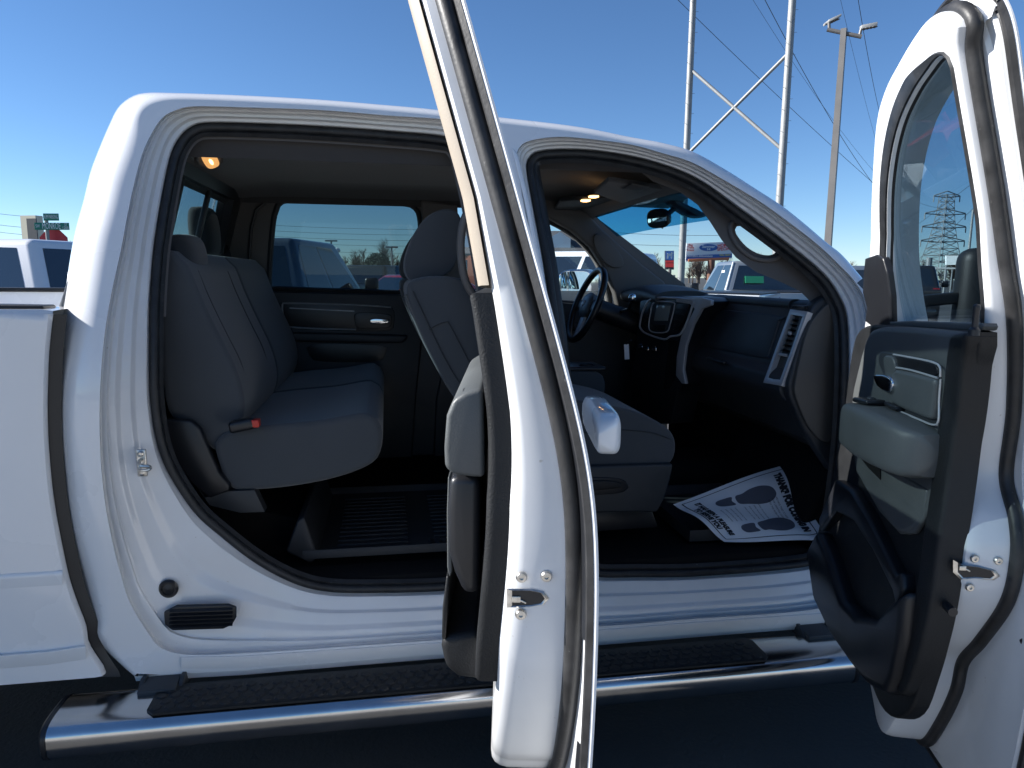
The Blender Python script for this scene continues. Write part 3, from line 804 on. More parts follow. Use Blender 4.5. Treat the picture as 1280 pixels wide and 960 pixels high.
# latch, screws, dimples on the trailing edge
def latch(D, o, X, slot, scr, nx):
    q_ = np.array(sorted([p for p in inset(D.B, .006 if D is DR else .0022) if p[0] < D.B[:, 0].min()+.12], key=lambda p: p[1]))
    zc = D.edge(slot[2][0], slot[2][1], X)[2]
    D0 = D
    class _E:
        @staticmethod
        def edge(a, b, X):
            p = D0.edge(a, b, X)
            for _ in range(6): p = D0.edge(a, b, float(np.interp(p[2], q_[:, 1], q_[:, 0]))-.0012)
            return p
    D = _E
    t = MB(); pts = [D.edge(a, b, X) for a, b in slot]
    c = np.mean(pts, 0)
    big = [c+(p-c)*1.28 for p in pts]
    t.loft([[p+np.array([nx*.0005, 0, 0]) for p in big], [p+np.array([nx*.002, 0, 0]) for p in [c+(p-c)*1.12 for p in pts]], [p+np.array([nx*.001, 0, 0]) for p in pts], [p+np.array([-nx*.012, 0, 0]) for p in pts]])
    lat = t.build('latch', m_steel, o, ang=40)
    t = MB(); t.prism([p+np.array([nx*.0006, 0, 0]) for p in pts], (-nx*.0001, 0, 0)); t.build('latch_slot', m_blacks, lat)
    t = MB(); a = D.edge(slot[0][0]+8, (slot[0][1]+slot[-1][1])/2+1, X)+np.array([nx*.001, 0, 0]); 
    t.box(a+np.array([0, .003, 0]), (.004, .012, .009), .001); t.box(a+np.array([0, -.006, -.003]), (.004, .010, .003), .001, rot=Matrix.Rotation(.5, 3, 'X')); t.build('latch_claw', m_steel, lat)
    for a, b in scr:
        t = MB(); c = D.edge(a, b, X)
        t.lathe([(.0078, 0), (.0078, nx*.0018), (.0062, nx*.0042), (.0030, nx*.0046), (.0028, nx*.0020), (0, nx*.0020)], c, (1, 0, 0), 22)
        t.build('screw', m_steel, o, ang=40)
Xe = (A[:, 0]+0).min()
# x of the white band where the latch sits
def bandx(D, z, side_='min'):
    q = inset(D.B, .006); k = [p for p in q if abs(p[1]-z) < .02]
    return min(p[0] for p in k)
zl = DR.edge(660, 747, Xe+.05)[2]; Xb = bandx(DR, zl)
print('latch', zl, Xb, Xe)
latch(DR, rdoor, Xb-.001, [(640,738),(664,738.5),(676,741),(681,748),(676,754),(664,756),(640,757)], [(652,721),(683,720),(651,767.5)], -1)
# black clips in the recess between the two seals
t = MB()
Ac = inset(A, .022); Ad = inset(A, .034)
left = sorted([i for i in range(len(A)) if A[i][0] < np.median(A[:, 0])-.2 or True], key=lambda i: A[i][1])
def clipstrip(z0, z1):
    ii = [i for i in range(len(A)) if z0 < A[i][1] < z1 and A[i][0] < A[:, 0].min()+.28]
    ii.sort(key=lambda i: A[i][1])
    m = len(ii); rows = []
    for k, i in enumerate(ii):
        w = min(1, k/4, (m-1-k)/4)
        d = .020+.015*w
        q = A[i]; nrm = inset(A, 1.0)[i]-q
        e = q+nrm*.0185; f = q+nrm*.028; g = q+nrm*(.030+.008*w)
        rows.append([(e[0], side(e[1])+.0135, e[1]), (f[0], side(f[1])+.0175, f[1]), (g[0], side(g[1])+.0195, g[1])])
    if m > 3: t.loft(rows, closed=False)
clipstrip(1.02, 1.42); t.build('edge_clip', m_blacks, rdoor)
t = MB(); clipstrip(.80, .90); t.build('edge_clip', m_blacks, rdoor)
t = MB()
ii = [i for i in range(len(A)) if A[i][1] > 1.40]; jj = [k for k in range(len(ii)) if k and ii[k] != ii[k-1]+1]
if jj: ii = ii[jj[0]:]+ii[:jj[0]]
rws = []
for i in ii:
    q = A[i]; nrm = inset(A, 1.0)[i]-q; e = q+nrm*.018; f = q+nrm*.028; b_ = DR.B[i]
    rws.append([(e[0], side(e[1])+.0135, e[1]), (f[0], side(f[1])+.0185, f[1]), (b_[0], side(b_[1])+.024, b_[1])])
t.loft(rws, closed=False); t.build('recess_shade', m_blacks, rdoor)  # black strip puts shade into the recess between the seals
# outer handle, seen end-on past the skin
t = MB()
hz = DR.edge(745, 548, Xe+.15)[2]
t.superloft([((Xe+.15+x, -.012-w*.016, hz), (0, .002+.018*w, 0), (0, 0, .008+.022*w)) for x, w in ((0, 0), (.008, .6), (.02, .9), (.05, 1), (.16, 1), (.2, .9), (.22, .5), (.225, 0))], n=36, ex=4.0)
t.build('door_handle', m_paint, rdoor, ang=60)
# hinges
for z in (.75, 1.18):
    t = MB(); t.cyl((DR.hx*0+.0, .035, z-.03), (0, .035, z+.03), .011, 14); t.box((-.03, .045, z), (.06, .012, .05), .003); t.build('hinge', m_jamb, rdoor)

# ---------------- front door
SEALF = [(1157,926),(1176,900),(1194,862),(1203,825),(1225,799),(1258,750),(1270,694),(1268,650),(1256,590),(1266,500),(1266,400),(1256,330),(1245,250),(1232,170),(1222,110),(1215,60),(1205,28),(1188,12),(1168,20),(1150,42),(1130,75),(1112,110),(1101,150),(1096,210),(1093,280),(1090,340),(1086,400),(1078,440),(1072,500),(1066,560),(1050,640),(1044,700),(1052,750),(1072,790),(1100,832),(1122,878),(1140,912)]
DF = Door(1.50, 71.5, AF, FF, CF, .85, SEALF); DF.name = 'front_door'
gl_px = [(1180,71),(1190,84),(1202,120),(1215,175),(1227,240),(1236,310),(1243,404),(1200,403),(1120,403),(1112,396),(1108,330),(1109,260),(1113,205),(1124,155),(1142,115),(1160,88),(1171,74)]
def on_inner(a, b):
    y = .12
    for _ in range(40):
        p = DF.flat(a, b, y); y = .5*y+.5*(side(p[2])+.05+.076*kz(p[2]))
    return p[[0, 2]]
wl = smooth_closed([on_inner(a, b) for a, b in gl_px], 110)
cw = wl.mean(0); lim = match(wl, inset(DF.B, .020), cw)
for i_ in range(len(wl)):
    if np.linalg.norm(lim[i_]-cw) < np.linalg.norm(wl[i_]-cw): wl[i_] = lim[i_]
print('front window local', wl.min(0), wl.max(0), 'door', DF.A.min(0), DF.A.max(0))
fdoor = doorshell(DF, truck, [tuple(q) for q in wl], .125, 'door_window', m_fglass, .052, .40)
fdoor['label'] = 'open front passenger door showing its inner trim'
A = inset(DF.A, .004)
t = MB()
lw_ = np.clip((wl[:, 0]-wl[:, 0].min()-.03)/.14, 0, 1)
rg = [inset(wl, -(.008+.028*lw_)), inset(wl, -(.005+.026*lw_)), inset(wl, -.002), inset(wl, .001)]
ki = lambda q: side(q[1])+.05+(.125-.05)*kz(q[1])
t.loft([[(q[0], ki(q)+.001, q[1]) for q in rg[0]], [(q[0], ki(q)+.005, q[1]) for q in rg[1]], [(q[0], ki(q)+.004, q[1]) for q in rg[2]], [(q[0], ki(q)-.014, q[1]) for q in rg[3]]])
t.build('window_seal', m_rubber, fdoor, ang=50)
# trim panel
YT = .128
IF = innery(.125)
def ft(pts, Y=None): Y = YT if Y is None else Y-.025; return [DF.flat(a, b, Y) for a, b in pts]
def sm(pts, n=60, Y=None): Y = YT if Y is None else Y-.025; return [tuple(DF.flat(a, b, Y)) for a, b in smooth_closed(pts, n)]
def fsurf(pts, off):
    out = []
    for u, v in pts:
        y = .14
        for _ in range(30):
            p = DF.flat(u, v, y); y = .5*y+.5*(IF(p[2])+off)
        out.append((p[0], p[2]))
    return out
ftrim = panel(fsurf([(1093,408),(1170,410),(1222,413),(1240,415),(1241,430),(1232,470),(1222,540),(1211,620),(1196,720),(1182,800),(1168,850),(1153,889),(1133,899),(1115,886),(1098,848),(1086,825),(1060,790),(1040,750),(1032,700),(1040,640),(1060,560),(1068,500),(1076,440)], .004), IF, .028, .008, m_black, 'door_trim', fdoor)
panel(fsurf([(1094,410),(1110,408),(1150,410),(1190,414),(1202,417),(1203,430),(1194,480),(1183,530),(1172,600),(1160,640),(1128,668),(1100,640),(1074,600),(1066,560),(1064,500),(1074,450),(1084,418)], .042), IF, .042, .014, m_grey, 'upper_trim', fdoor)
panel(fsurf([(1212,417),(1226,416),(1228,424),(1221,470),(1209,560),(1195,660),(1180,760),(1163,830),(1148,868),(1138,858),(1154,790),(1168,700),(1179,620),(1189,540),(1199,470),(1205,424)], .020), IF, .048, .010, m_black, 'trim_edge', fdoor, n=150)
# pull handle bezel, inset panel, chrome lines, lever
def fs3(pts, off):
    return [(x, IF(z)+off, z) for x, z in fsurf(pts, off)]
panel(fsurf([(1100,441),(1110,441),(1160,450),(1174,456),(1176,470),(1172,500),(1171,525),(1166,532),(1140,522),(1118,512),(1108,500),(1104,470),(1098,452)], .045), IF, .045, .003, m_dgrey, 'handle_bezel', fdoor)
panel(fsurf([(1112,446),(1125,446),(1160,453),(1170,458),(1171,468),(1160,468),(1125,458),(1112,454)], .048), IF, .048, .002, m_blacks, 'pull_recess', fdoor)
panel(fsurf([(1117,463),(1122,462),(1160,471),(1167,476),(1167,490),(1164,516),(1160,524),(1140,517),(1118,507),(1113,500),(1113,470)], .058), IF, .058, .010, m_grey, 'inset_panel', fdoor)
for path in ([(1117,443),(1150,449),(1168,453.5),(1175,459),(1175.5,471)], [(1118,459),(1140,463),(1172,472.5)], [(1176,474),(1174,500),(1173,527),(1166,531),(1148,524),(1122,513)]):
    t = MB(); t.tube(fs3(smooth_open(path, 24), .052), .0022, 6); t.build('chrome_line', m_brushed, fdoor)
panel(fsurf([(1104,447),(1114,446),(1118,458),(1117,478),(1116,502),(1110,508),(1105,500),(1106,474)], .056), IF, .056, .005, m_grey, 'lever_surround', fdoor)
panel(fsurf([(1091,470),(1098,468),(1109,470),(1114,477),(1112,490),(1104,489),(1095,482)], .066), IF, .066, .005, m_chrome, 'door_lever', fdoor)
# armrest: swells out towards the back
t = MB()
secs = []
for (u, vt_, vb, dpt) in ((1068,508,535,.03), (1074,505,552,.055), (1084,504,562,.075), (1105,508,575,.085), (1130,518,588,.085), (1148,528,597,.080), (1160,537,602,.066), (1167,544,600,.04)):
    a = DF.flat(u, vt_, YT+.05); b = DF.flat(u, vb, YT+.05); c = (a+b)/2
    secs.append(((a[0], YT+.02+dpt/2, c[2]), (0, dpt/2+.015, 0), (0, 0, (a[2]-b[2])/2)))
secs.append(((secs[-1][0][0]-.004, YT+.03, secs[-1][0][2]), (0, .015, 0), (0, 0, .012)))
t.superloft(secs, n=44, ex=5.5); armr = t.build('armrest', m_grey, fdoor, ang=50)
zA = secs[2][0][2]+secs[2][2][2]
t = MB(); q = secs[2]; t.box((q[0][0]-.055, q[0][1]+.005, DF.flat(1090, 506, YT+.07)[2]+.002), (.10, .05, .012), .005, 3, rot=Matrix.Rotation(.10, 3, 'Y')); t.build('switch_plate', m_blacks, armr)
t = MB(); t.box((q[0][0]-.062, q[0][1]+.005, DF.flat(1090, 506, YT+.07)[2]+.009), (.022, .016, .008), .003, 3); t.build('window_switch', m_dgrey, armr)
t = MB(); t.box((q[0][0]-.16, q[0][1]-.012, DF.flat(1130, 518, YT+.06)[2]+.001), (.07, .022, .01), .003); t.build('pull_pocket', m_blacks, armr)
# reflector style mark on the armrest front
t = MB(); t.prism(ft([(1078,532),(1090,536),(1090,545),(1078,541)], YT+.115), (0, .0012, 0), .001); t.build('armrest_badge', m_dgrey, armr)
# grey lower insert, pocket opening
t = MB(); t.prism(ft([(1071,556),(1110,578),(1145,600),(1166,612),(1162,650),(1150,668),(1131,668),(1105,640),(1076,590)], .182), (0, .012, 0), .006); t.build('lower_insert', m_grey, fdoor, ang=45)
t = MB(); t.prism(ft([(1073,546),(1102,564),(1101,600),(1086,585),(1072,567)], .195), (0, .0015, 0), .0008); t.build('pocket_opening', m_carpet, fdoor)
# bulging map pocket
t = MB()
t.prism(ft([(1030,690),(1044,664),(1060,700),(1078,752),(1098,772),(1126,776),(1140,760),(1165,740),(1160,800),(1150,850),(1140,872),(1112,858),(1088,830),(1062,795),(1040,752)], .18), (0, .055, 0), .020, 4)
t.prism(ft([(1060,600),(1080,612),(1105,650),(1140,720),(1148,716),(1150,740),(1142,764),(1136,740),(1110,690),(1084,652),(1060,640),(1040,666),(1038,650)], .18), (0, .035, 0), .010, 3)
t.build('map_pocket', m_blacks, fdoor, ang=50)
t = MB(); t.prism(ft([(1044,664),(1062,645),(1088,668),(1120,710),(1134,742),(1130,764),(1108,762),(1086,745),(1066,704)], .182), (0, .002, 0)); t.build('pocket_recess', m_carpet, fdoor)
# mirror sail inner trim at the front corner of the window
panel(fsurf([(1082,323),(1096,318),(1104,322),(1109,340),(1113,370),(1114,406),(1092,410),(1082,402),(1084,384),(1079,366),(1080,340)], .010), IF, .012, .005, m_blacks, 'sail_trim', fdoor, smooth=False)
# belt ledge and lock pin
panel(fsurf([(1112,402),(1140,401),(1200,403),(1228,404),(1229,408),(1227,413),(1200,413),(1112,409)], .02), IF, .02, .004, m_grey, 'belt_ledge', fdoor, smooth=False)
t = MB(); c = DF.flat(1218, 412, .19); t.lathe([(.009, -.01), (.009, 0), (.0052, .004), (.0052, .032), (.0062, .034), (.0058, .04), (.003, .043), (0, .0435)], c, (0, 0, 1), 18); t.build('lock_pin', m_blacks, fdoor)
# latch on the trailing edge
def bandx2(z):
    q = inset(DF.B, .006); return min(p[0] for p in q if abs(p[1]-z) < .02)
zl = DF.edge(1225, 715, A[:, 0].min()+.05)[2]; Xb = bandx2(zl); print('front latch', zl, Xb)
latch(DF, fdoor, Xb-.001, [(1197,703),(1204,707),(1222,709),(1238,713),(1243,719),(1237,723),(1218,721),(1204,722),(1197,715)], [(1218,698),(1247.5,701),(1212,734)], -1)
t = MB(); c = DF.edge(1183, 757, Xb); t.cyl(c, c+np.array([-.028, 0, 0]), .0085, 16); t.build('door_bumper', m_blacks, fdoor)
t = MB(); c = DF.px(1277, 797, .02); t.lathe([(0, -.002), (.012, -.002), (.014, 0), (.009, .002), (.004, -.004), (0, -.004)], (c[0], side(c[2])+.026, c[2]), (0, 1, 0), 20); t.build('drain_plug', m_blacks, fdoor)
# outside mirror hung on the outer skin near the hinge
t = MB(); mc = np.array([-.07, -.26, 1.50])
mc = DF.local(np.array([1.77, -.12, 0])); mc[2] = 1.46
t.box((mc[0], mc[1], 1.46), (.10, .15, .27), .04, 5)
t.prism([(mc[0]-.02, 0.02, 1.40), (mc[0]+.03, .02, 1.40), (mc[0]+.03, mc[1]+.06, 1.43), (mc[0]-.02, mc[1]+.06, 1.43)], (0, 0, .035), .008)
t.build('side_mirror', m_black, fdoor, ang=50)
for z in (.75, 1.18):
    t = MB(); t.cyl((0, .035, z-.03), (0, .035, z+.03), .011, 14); t.box((-.03, .045, z), (.06, .012, .05), .003); t.build('hinge', m_jamb, fdoor)
# outside handle
t = MB(); x0_ = A[:, 0].min(); t.superloft([((x0_+.07+x, -.018-w*.022, 1.12), (0, .002+.022*w, 0), (0, 0, .012+.026*w)) for x, w in ((0, 0), (.008, .6), (.02, .9), (.05, 1), (.16, 1), (.2, .9), (.22, .5), (.225, 0))], n=28, ex=2.6)
t.build('door_handle', m_paint, fdoor, ang=60)
# ================================================================== INSIDE THE CAB
def ext(pts, Y, dy, bev, name, m, parent=None, seg=4, ang=50, extra=None):
    """traced side outline on the plane y = Y, pushed dy across the cab"""
    t = MB(); t.prism([PY(a, b, Y) for a, b in pts], (0, dy, 0), bev, seg); 
    if extra: extra(t)
    return t.build(name, m, parent, ang=ang)
def sc(pts, n=40): return [tuple(p) for p in smooth_closed(pts, n)]
def seam(path, name, parent, r=.0022, m=None):
    t = MB(); t.tube(path, r, 6); return t.build(name, m or m_clothd, parent)

# ---- rear bench
bk = sc([(200,322),(226,324),(236,336),(248,366),(262,396),(276,424),(292,456),(303,490),(304,520),(290,552),(272,566),(240,540),(205,500)], 46)
t = MB(); t.prism([PY(a, b, .27) for a, b in bk], (0, .70, 0), .03, 4)
rseat = t.build('rear_seat', m_cloth, truck, ang=60)
t = MB(); t.prism([PY(a, b, .27)+np.array([0, .71, 0]) for a, b in bk], (0, .68, 0), .03, 4); t.build('backrest', m_cloth, rseat, ang=60)
# cushions
cu = sc([(268,556),(284,541),(330,533),(400,526),(452,517),(470,523),(478,540),(477,560),(468,578),(440,592),(400,603),(350,611),(300,614),(286,610),(276,590)], 60)
def cushion(y0, w, name):
    t = MB(); t.prism([PY(a, b, .25)+np.array([0, y0, 0]) for a, b in cu], (0, w, 0), .038, 6, ang=25); return t.build(name, m_cloth, rseat, ang=70)
cushion(0, .72, 'seat_cushion'); cushion(.735, .60, 'seat_cushion')
seam([PY(a, b, .25-.0005)+np.array([0, .006, 0]) for a, b in smooth_open([(283,562),(320,555),(380,547),(440,541),(466,536),(474,535)], 24)], 'seam', rseat)
P0 = lambda a, b, Y: PY(a, b, Y)
seam([P0(a, b, .27)+np.array([.001, .10, 0]) for a, b in smooth_open([(236,338),(248,367),(262,397),(276,425),(292,457),(301,490)], 20)], 'seam', rseat)
seam([P0(a, b, .27)+np.array([.002, .52, 0]) for a, b in smooth_open([(236,338),(248,367),(262,397),(276,425),(292,457),(301,490)], 20)], 'seam', rseat)
# head restraints
def headrest(px, py, Y, hx, hy, hz, parent, m=m_cloth, tilt=-.12):
    c = PY(px, py, Y); t = MB(); R3 = Matrix.Rotation(tilt, 3, 'Y')
    secs = []
    for k in range(13):
        a = -math.pi/2+math.pi*k/12; f = abs(math.cos(a))**.5; h = math.sin(a)*hz
        v = R3 @ Vector((0, 0, h)); secs.append((c+np.array(v), np.array(R3 @ Vector((hx*(.35+.65*f), 0, 0))), (0, hy*(.55+.45*f), 0)))
    t.superloft(secs, 30, 3.0)
    o = t.build('headrest', m, parent, ang=70)
    t = MB()
    for s_ in (-.06, .06): t.cyl(c+np.array([0, s_, -hz+.01]), c+np.array([.012, s_, -hz-.07]), .006, 10)
    t.build('headrest_post', m_chrome, o); return o
headrest(228, 318, .47, .062, .13, .058, rseat, m_clothd)
headrest(256, 290, 1.42, .055, .12, .105, rseat, m_clothd, -.06)
# plastic side bolster cover and hinge bracket
ext([(203,524),(238,526),(250,536),(262,565),(274,592),(287,607),(286,614),(262,623),(240,605),(222,578),(208,548)], .225, .03, .006, 'seat_side_cover', m_blacks, rseat)
ext([(240,600),(256,622),(286,614),(318,613),(331,640),(300,641),(262,632)], .24, .05, .006, 'seat_bracket', m_dgrey, rseat)
# belts and buckle
def strap(pts, w, name, parent, m=None, n=30):
    P = smooth_open([tuple(p) for p in pts], n); t = MB()
    rows = []
    for i in range(n):
        d = P[min(i+1, n-1)]-P[max(i-1, 0)]; d /= np.linalg.norm(d); v = np.array(CAM)-P[i]; u = np.cross(d, v); u /= np.linalg.norm(u); nn = np.cross(u, d)*.0012
        rows.append([P[i]+u*w/2+nn, P[i]-u*w/2+nn, P[i]-u*w/2-nn, P[i]+u*w/2-nn])
    t.loft(rows, True, True); return t.build(name, m or m_blacks, parent, ang=30)
strap([PY(272, 304, 1.66), PY(280, 312, 1.62), PY(288, 340, 1.60), PY(296, 372, 1.57)], .045, 'seat_belt', rseat)
strap([PY(264, 398, 1.0), PY(275, 425, 1.02), PY(288, 450, 1.02), PY(296, 480, .98), PY(297, 515, .92)], .03, 'seat_belt', rseat, m_blacks)
t = MB(); c = PY(291, 455, .99); t.box(c, (.03, .06, .05), .006); t.box(c+np.array([.03, 0, -.02]), (.035, .02, .006), .002, rot=Matrix.Rotation(.6, 3, 'Y')); t.build('belt_tongue', m_brushed, rseat)
zc_ = PY(330, 533, .25)[2]+.012; t = MB(); c = PZ(303, 531, zc_); t.box(c, (.075, .045, .035), .01, 3, rot=Matrix.Rotation(-.2, 3, 'Y')); bkl = t.build('belt_buckle', m_blacks, rseat)
m_red = mat('red_plastic', (.55, .035, .02), .4)
t = MB(); t.box(c+np.array([.040, -.004, .006]), (.024, .034, .024), .004, 3); t.build('release_button', m_red, bkl)
t = MB(); c = PY(330, 496, 1.12); t.box(c, (.07, .04, .03), .008, 3); t.build('belt_buckle', m_blacks, rseat)

# ---- front seats
def mkseat(dy, full=True):
    D_ = np.array([0, dy, 0])
    f = lambda pts, Y: [PY(a, b, Y)+D_ for a, b in pts]
    bp = sc([(508,358),(516,350),(545,345),(580,350),(600,372),(618,405),(640,450),(664,498),(668,520),(640,540),(600,532),(580,512),(560,486),(540,450),(524,415),(512,385)], 60)
    t = MB(); t.prism(f(bp, .33), (0, .46, 0), .045, 6, ang=20); s_ = t.build('front_seat', m_cloth, truck, ang=75)
    hp = sc([(507,340),(507,322),(516,296),(530,274),(548,263),(566,262),(576,272),(577,300),(570,330),(556,345),(536,352),(516,352)], 40)
    t = MB(); t.prism(f(hp, .43), (0, .26, 0), .045, 6, ang=20); h = t.build('headrest', m_cloth, s_, ang=75)
    t = MB()
    for y in (.50, .62): a = PY(545, 345, .56)+D_; t.cyl((a[0], y+dy, a[2]+.02), (a[0]+.02, y+dy, a[2]-.10), .006, 10)
    t.build('headrest_post', m_chrome, h)
    cp = sc([(640,520),(660,500),(700,498),(740,503),(790,513),(822,527),(840,541),(845,556),(842,574),(830,584),(800,588),(740,588),(680,592),(645,585)], 60)
    t = MB(); t.prism(f(cp, .30), (0, .50, 0), .045, 6, ang=20); t.build('seat_cushion', m_cloth, s_, ang=75)
    t = MB(); t.prism(f([(650,586),(740,583),(815,581),(842,580),(838,600),(830,625),(822,641),(760,641),(700,645),(650,650)], .275), (0, .05, 0), .010, 3); t.build('seat_side_cover', m_dgrey, s_)
    t = MB(); t.prism(f([(650,640),(815,636),(824,660),(650,672)], .32), (0, .42, 0), .01, 2); t.build('seat_riser', m_blacks, s_)
    t = MB(); t.prism(f(sc([(700,600),(720,597),(770,598),(784,603),(785,612),(770,617),(720,620),(700,618)], 24), .270), (0, .008, 0), .003); t.build('recess', m_blacks, s_)
    t = MB(); t.prism(f(sc([(735,602),(760,601),(776,604),(778,609),(760,612),(735,613)], 24), .262), (0, .012, 0), .005); t.build('adjust_lever', m_black, s_)
    # seams
    t = MB(); t.tube(f(smooth_open([(700,545),(760,538),(810,540),(838,549)], 16), .2985), .0022, 6); t.build('seam', m_clothd, s_)
    t = MB(); t.tube(f(smooth_open([(516,364),(532,398),(548,432),(566,466),(590,500)], 16), .3275), .0025, 6); t.build('seam', m_clothd, s_)
    t = MB(); t.tube(f(smooth_open([(536,412),(549,405),(560,402)], 8), .3265), .0018, 6); t.tube(f(smooth_open([(560,402),(580,440),(600,480)], 8), .3265), .0018, 6); t.build('seam', m_clothd, s_)
    strip = smooth_open([(507,368),(516,392),(530,424),(546,456),(562,486)], 16)  # lighter strip standing in for light along the backrest's rear edge
    t = MB(); t.tube(f(strip, .335), .004, 6); t.build('lit_edge', m_grey, s_)
    return s_
mkseat(0); mkseat(.92)
# console between the seats
t = MB(); t.prism([PY(a, b, .86) for a, b in sc([(690,468),(700,462),(735,463),(752,468),(757,478),(756,492),(748,500),(700,500),(690,490)], 30)], (0, .26, 0), .018, 3)
con = t.build('center_console', m_cloth, truck)
t = MB(); c0 = PY(722, 463, .92); t.box(c0+np.array([0, .03, .012]), (.22, .18, .02), .008, 3); t.lathe([(.03, .0), (.036, .0), (.036, .004), (.030, .004), (.028, -.003)], c0+np.array([.04, 0, .022]), (0, 0, 1), 20); t.build('cup_holder_tray', m_blacks, con)
t = MB(); t.box((PY(722, 500, .98)[0]-.02, .98, .74), (.34, .20, .36), .03, 3); t.build('console_base', m_blacks, con)

# ---- near B pillar trim and grab handle
t = MB(); t.prism([PY(a, b, .20+0*b) for a, b in [(604,176),(650,176),(668,260),(676,340),(684,420),(690,520),(640,520),(625,400),(612,300)]], (0, .001, 0)); 
bm_ = t.bm
for v in bm_.verts: v.co.y = max(side(v.co.z)+.15, .2)+(.03 if v.co.y > .2005 else 0)
t.build('center_pillar_trim', m_pillar, truck)
t = MB(); rp = smooth_closed([(592,262),(582,270),(577,290),(576,315),(580,345),(590,366),(606,378),(622,384),(634,380),(632,340),(622,300),(612,268),(602,259)], 50)
pts = [PY(a, b, .27) for a, b in rp]; t.tube(pts, .013, 10, True, flat=1.0); t.build('grab_handle', m_pillar, truck, ang=70)

# ---- far doors' inner trims
YD = 1.69
far_ = ext([(311,363),(345,364),(500,368),(530,369),(528,420),(520,500),(512,620),(330,620),(322,480),(312,420)], YD, .08, .01, 'far_rear_door_trim', m_dgrey, truck)
ext(sc([(352,379),(360,378),(430,380),(470,381),(489,384),(493,390),(492,408),(486,413),(440,414),(370,411),(356,408),(353,398)], 50), YD-.006, .006, .003, 'handle_bezel', m_blacks, far_)
t = MB(); t.tube([PY(a, b, YD-.008) for a, b in smooth_open([(489,384),(440,381),(360,379),(353,381),(354,395),(357,406),(366,409),(400,411),(445,412)], 50)], .0042, 8); t.build('satin_line', m_brushed, far_)
t = MB(); t.tube([PY(a, b, YD-.008) for a, b in [(362,385),(400,387),(443,389)]], .003, 6); t.build('satin_line', m_brushed, far_)
ext(sc([(462,400),(470,398),(486,400),(487,403),(475,405),(464,405)], 20), YD-.025, .014, .004, 'door_lever', m_chrome, far_)
ext(sc([(446,391),(486,393),(489,399),(486,409),(450,411),(444,404)], 24), YD-.012, .008, .003, 'lever_recess', m_blacks, far_)
ext(sc([(390,430),(478,432),(481,440),(478,450),(440,453),(395,451),(388,446)], 24), YD-.003, .006, .002, 'map_pocket', m_blacks, far_)
ext(sc([(345,416),(500,419),(503,424),(500,429),(345,426)], 24), YD-.03, .05, .012, 'armrest', m_dgrey, far_)
farf = ext([(566,372),(640,374),(760,382),(820,384),(830,420),(820,520),(780,640),(540,640),(545,500),(560,430)], YD, .08, .01, 'far_front_door_trim', m_dgrey, truck)
ext(sc([(600,402),(700,404),(730,406),(732,412),(700,414),(600,412)], 24), YD-.05, .05, .012, 'armrest', m_black, farf)

ext([(508,366),(590,372),(590,640),(500,640)], YD+.03, .05, .01, 'center_pillar_lower_trim', m_dgrey, truck)
# ---- windshield, pillars
WT = [(1.05, .40, 1.80), (1.05, 1.66, 1.80)]
def ws(y, t):     # t 0 at top .. 1 at cowl
    bow = .05*(1-((y-1)/.7)**2)
    e = .40-.17*t if y < 1 else 0
    return (1.05+.80*t+bow, y, 1.805-.56*t+.02*(1-((y-1)/.7)**2)*(1-t))
gw = MB(); rows = []
for k in range(13):
    t_ = k/12; rows.append([ws(.42-.20*t_+(1.18+.40*t_)*j/12, t_) for j in range(13)])
gw.loft(rows, closed=False); wsh = gw.build('windshield', m_clear, truck, ang=80)
gw = MB(); rows = []
for k in range(4):
    t_ = k/3*.17; rows.append([tuple(np.array(ws(.42-.20*t_+(1.18+.40*t_)*j/12, t_))-np.array([.004, 0, .004])) for j in range(13)])
gw.loft(rows, closed=False); gw.build('sun_band', m_shade, wsh, ang=80)
# header above the windshield
t = MB(); t.loft([[(1.0, .35+1.36*j/8, 1.87), (1.07, .35+1.36*j/8, 1.865), (1.07+.05*(1-((j-4)/4)**2), .35+1.36*j/8, 1.80+.02*(1-((j-4)/4)**2)), (1.02, .35+1.36*j/8, 1.825), (.98, .35+1.36*j/8, 1.85)] for j in range(9)], closed=True, caps=True); t.build('windshield_header', m_liner, truck)
t = MB(); t.loft([[(.90, .40+1.26*j/8, 1.915), (1.07, .40+1.26*j/8, 1.87), (1.10+.05*(1-((j-4)/4)**2), .35+1.36*j/8, 1.85)] for j in range(9)], closed=False); t.build('roof_front_edge', m_paint, truck)
# far A pillar trim with its grab handle
fa = ext([(640,240),(690,240),(720,250),(733,265),(755,288),(775,306),(805,332),(832,353),(836,392),(774,392),(768,366),(757,338),(738,308),(714,288),(685,272),(640,262)], 1.64, .06, .014, 'windshield_pillar_trim', m_pillar, truck)
ext(sc([(745,292),(755,296),(770,310),(779,324),(778,333),(768,335),(756,328),(746,314),(742,300)], 30), 1.625, .02, .006, 'grab_handle', m_beige and m_pillar, fa)
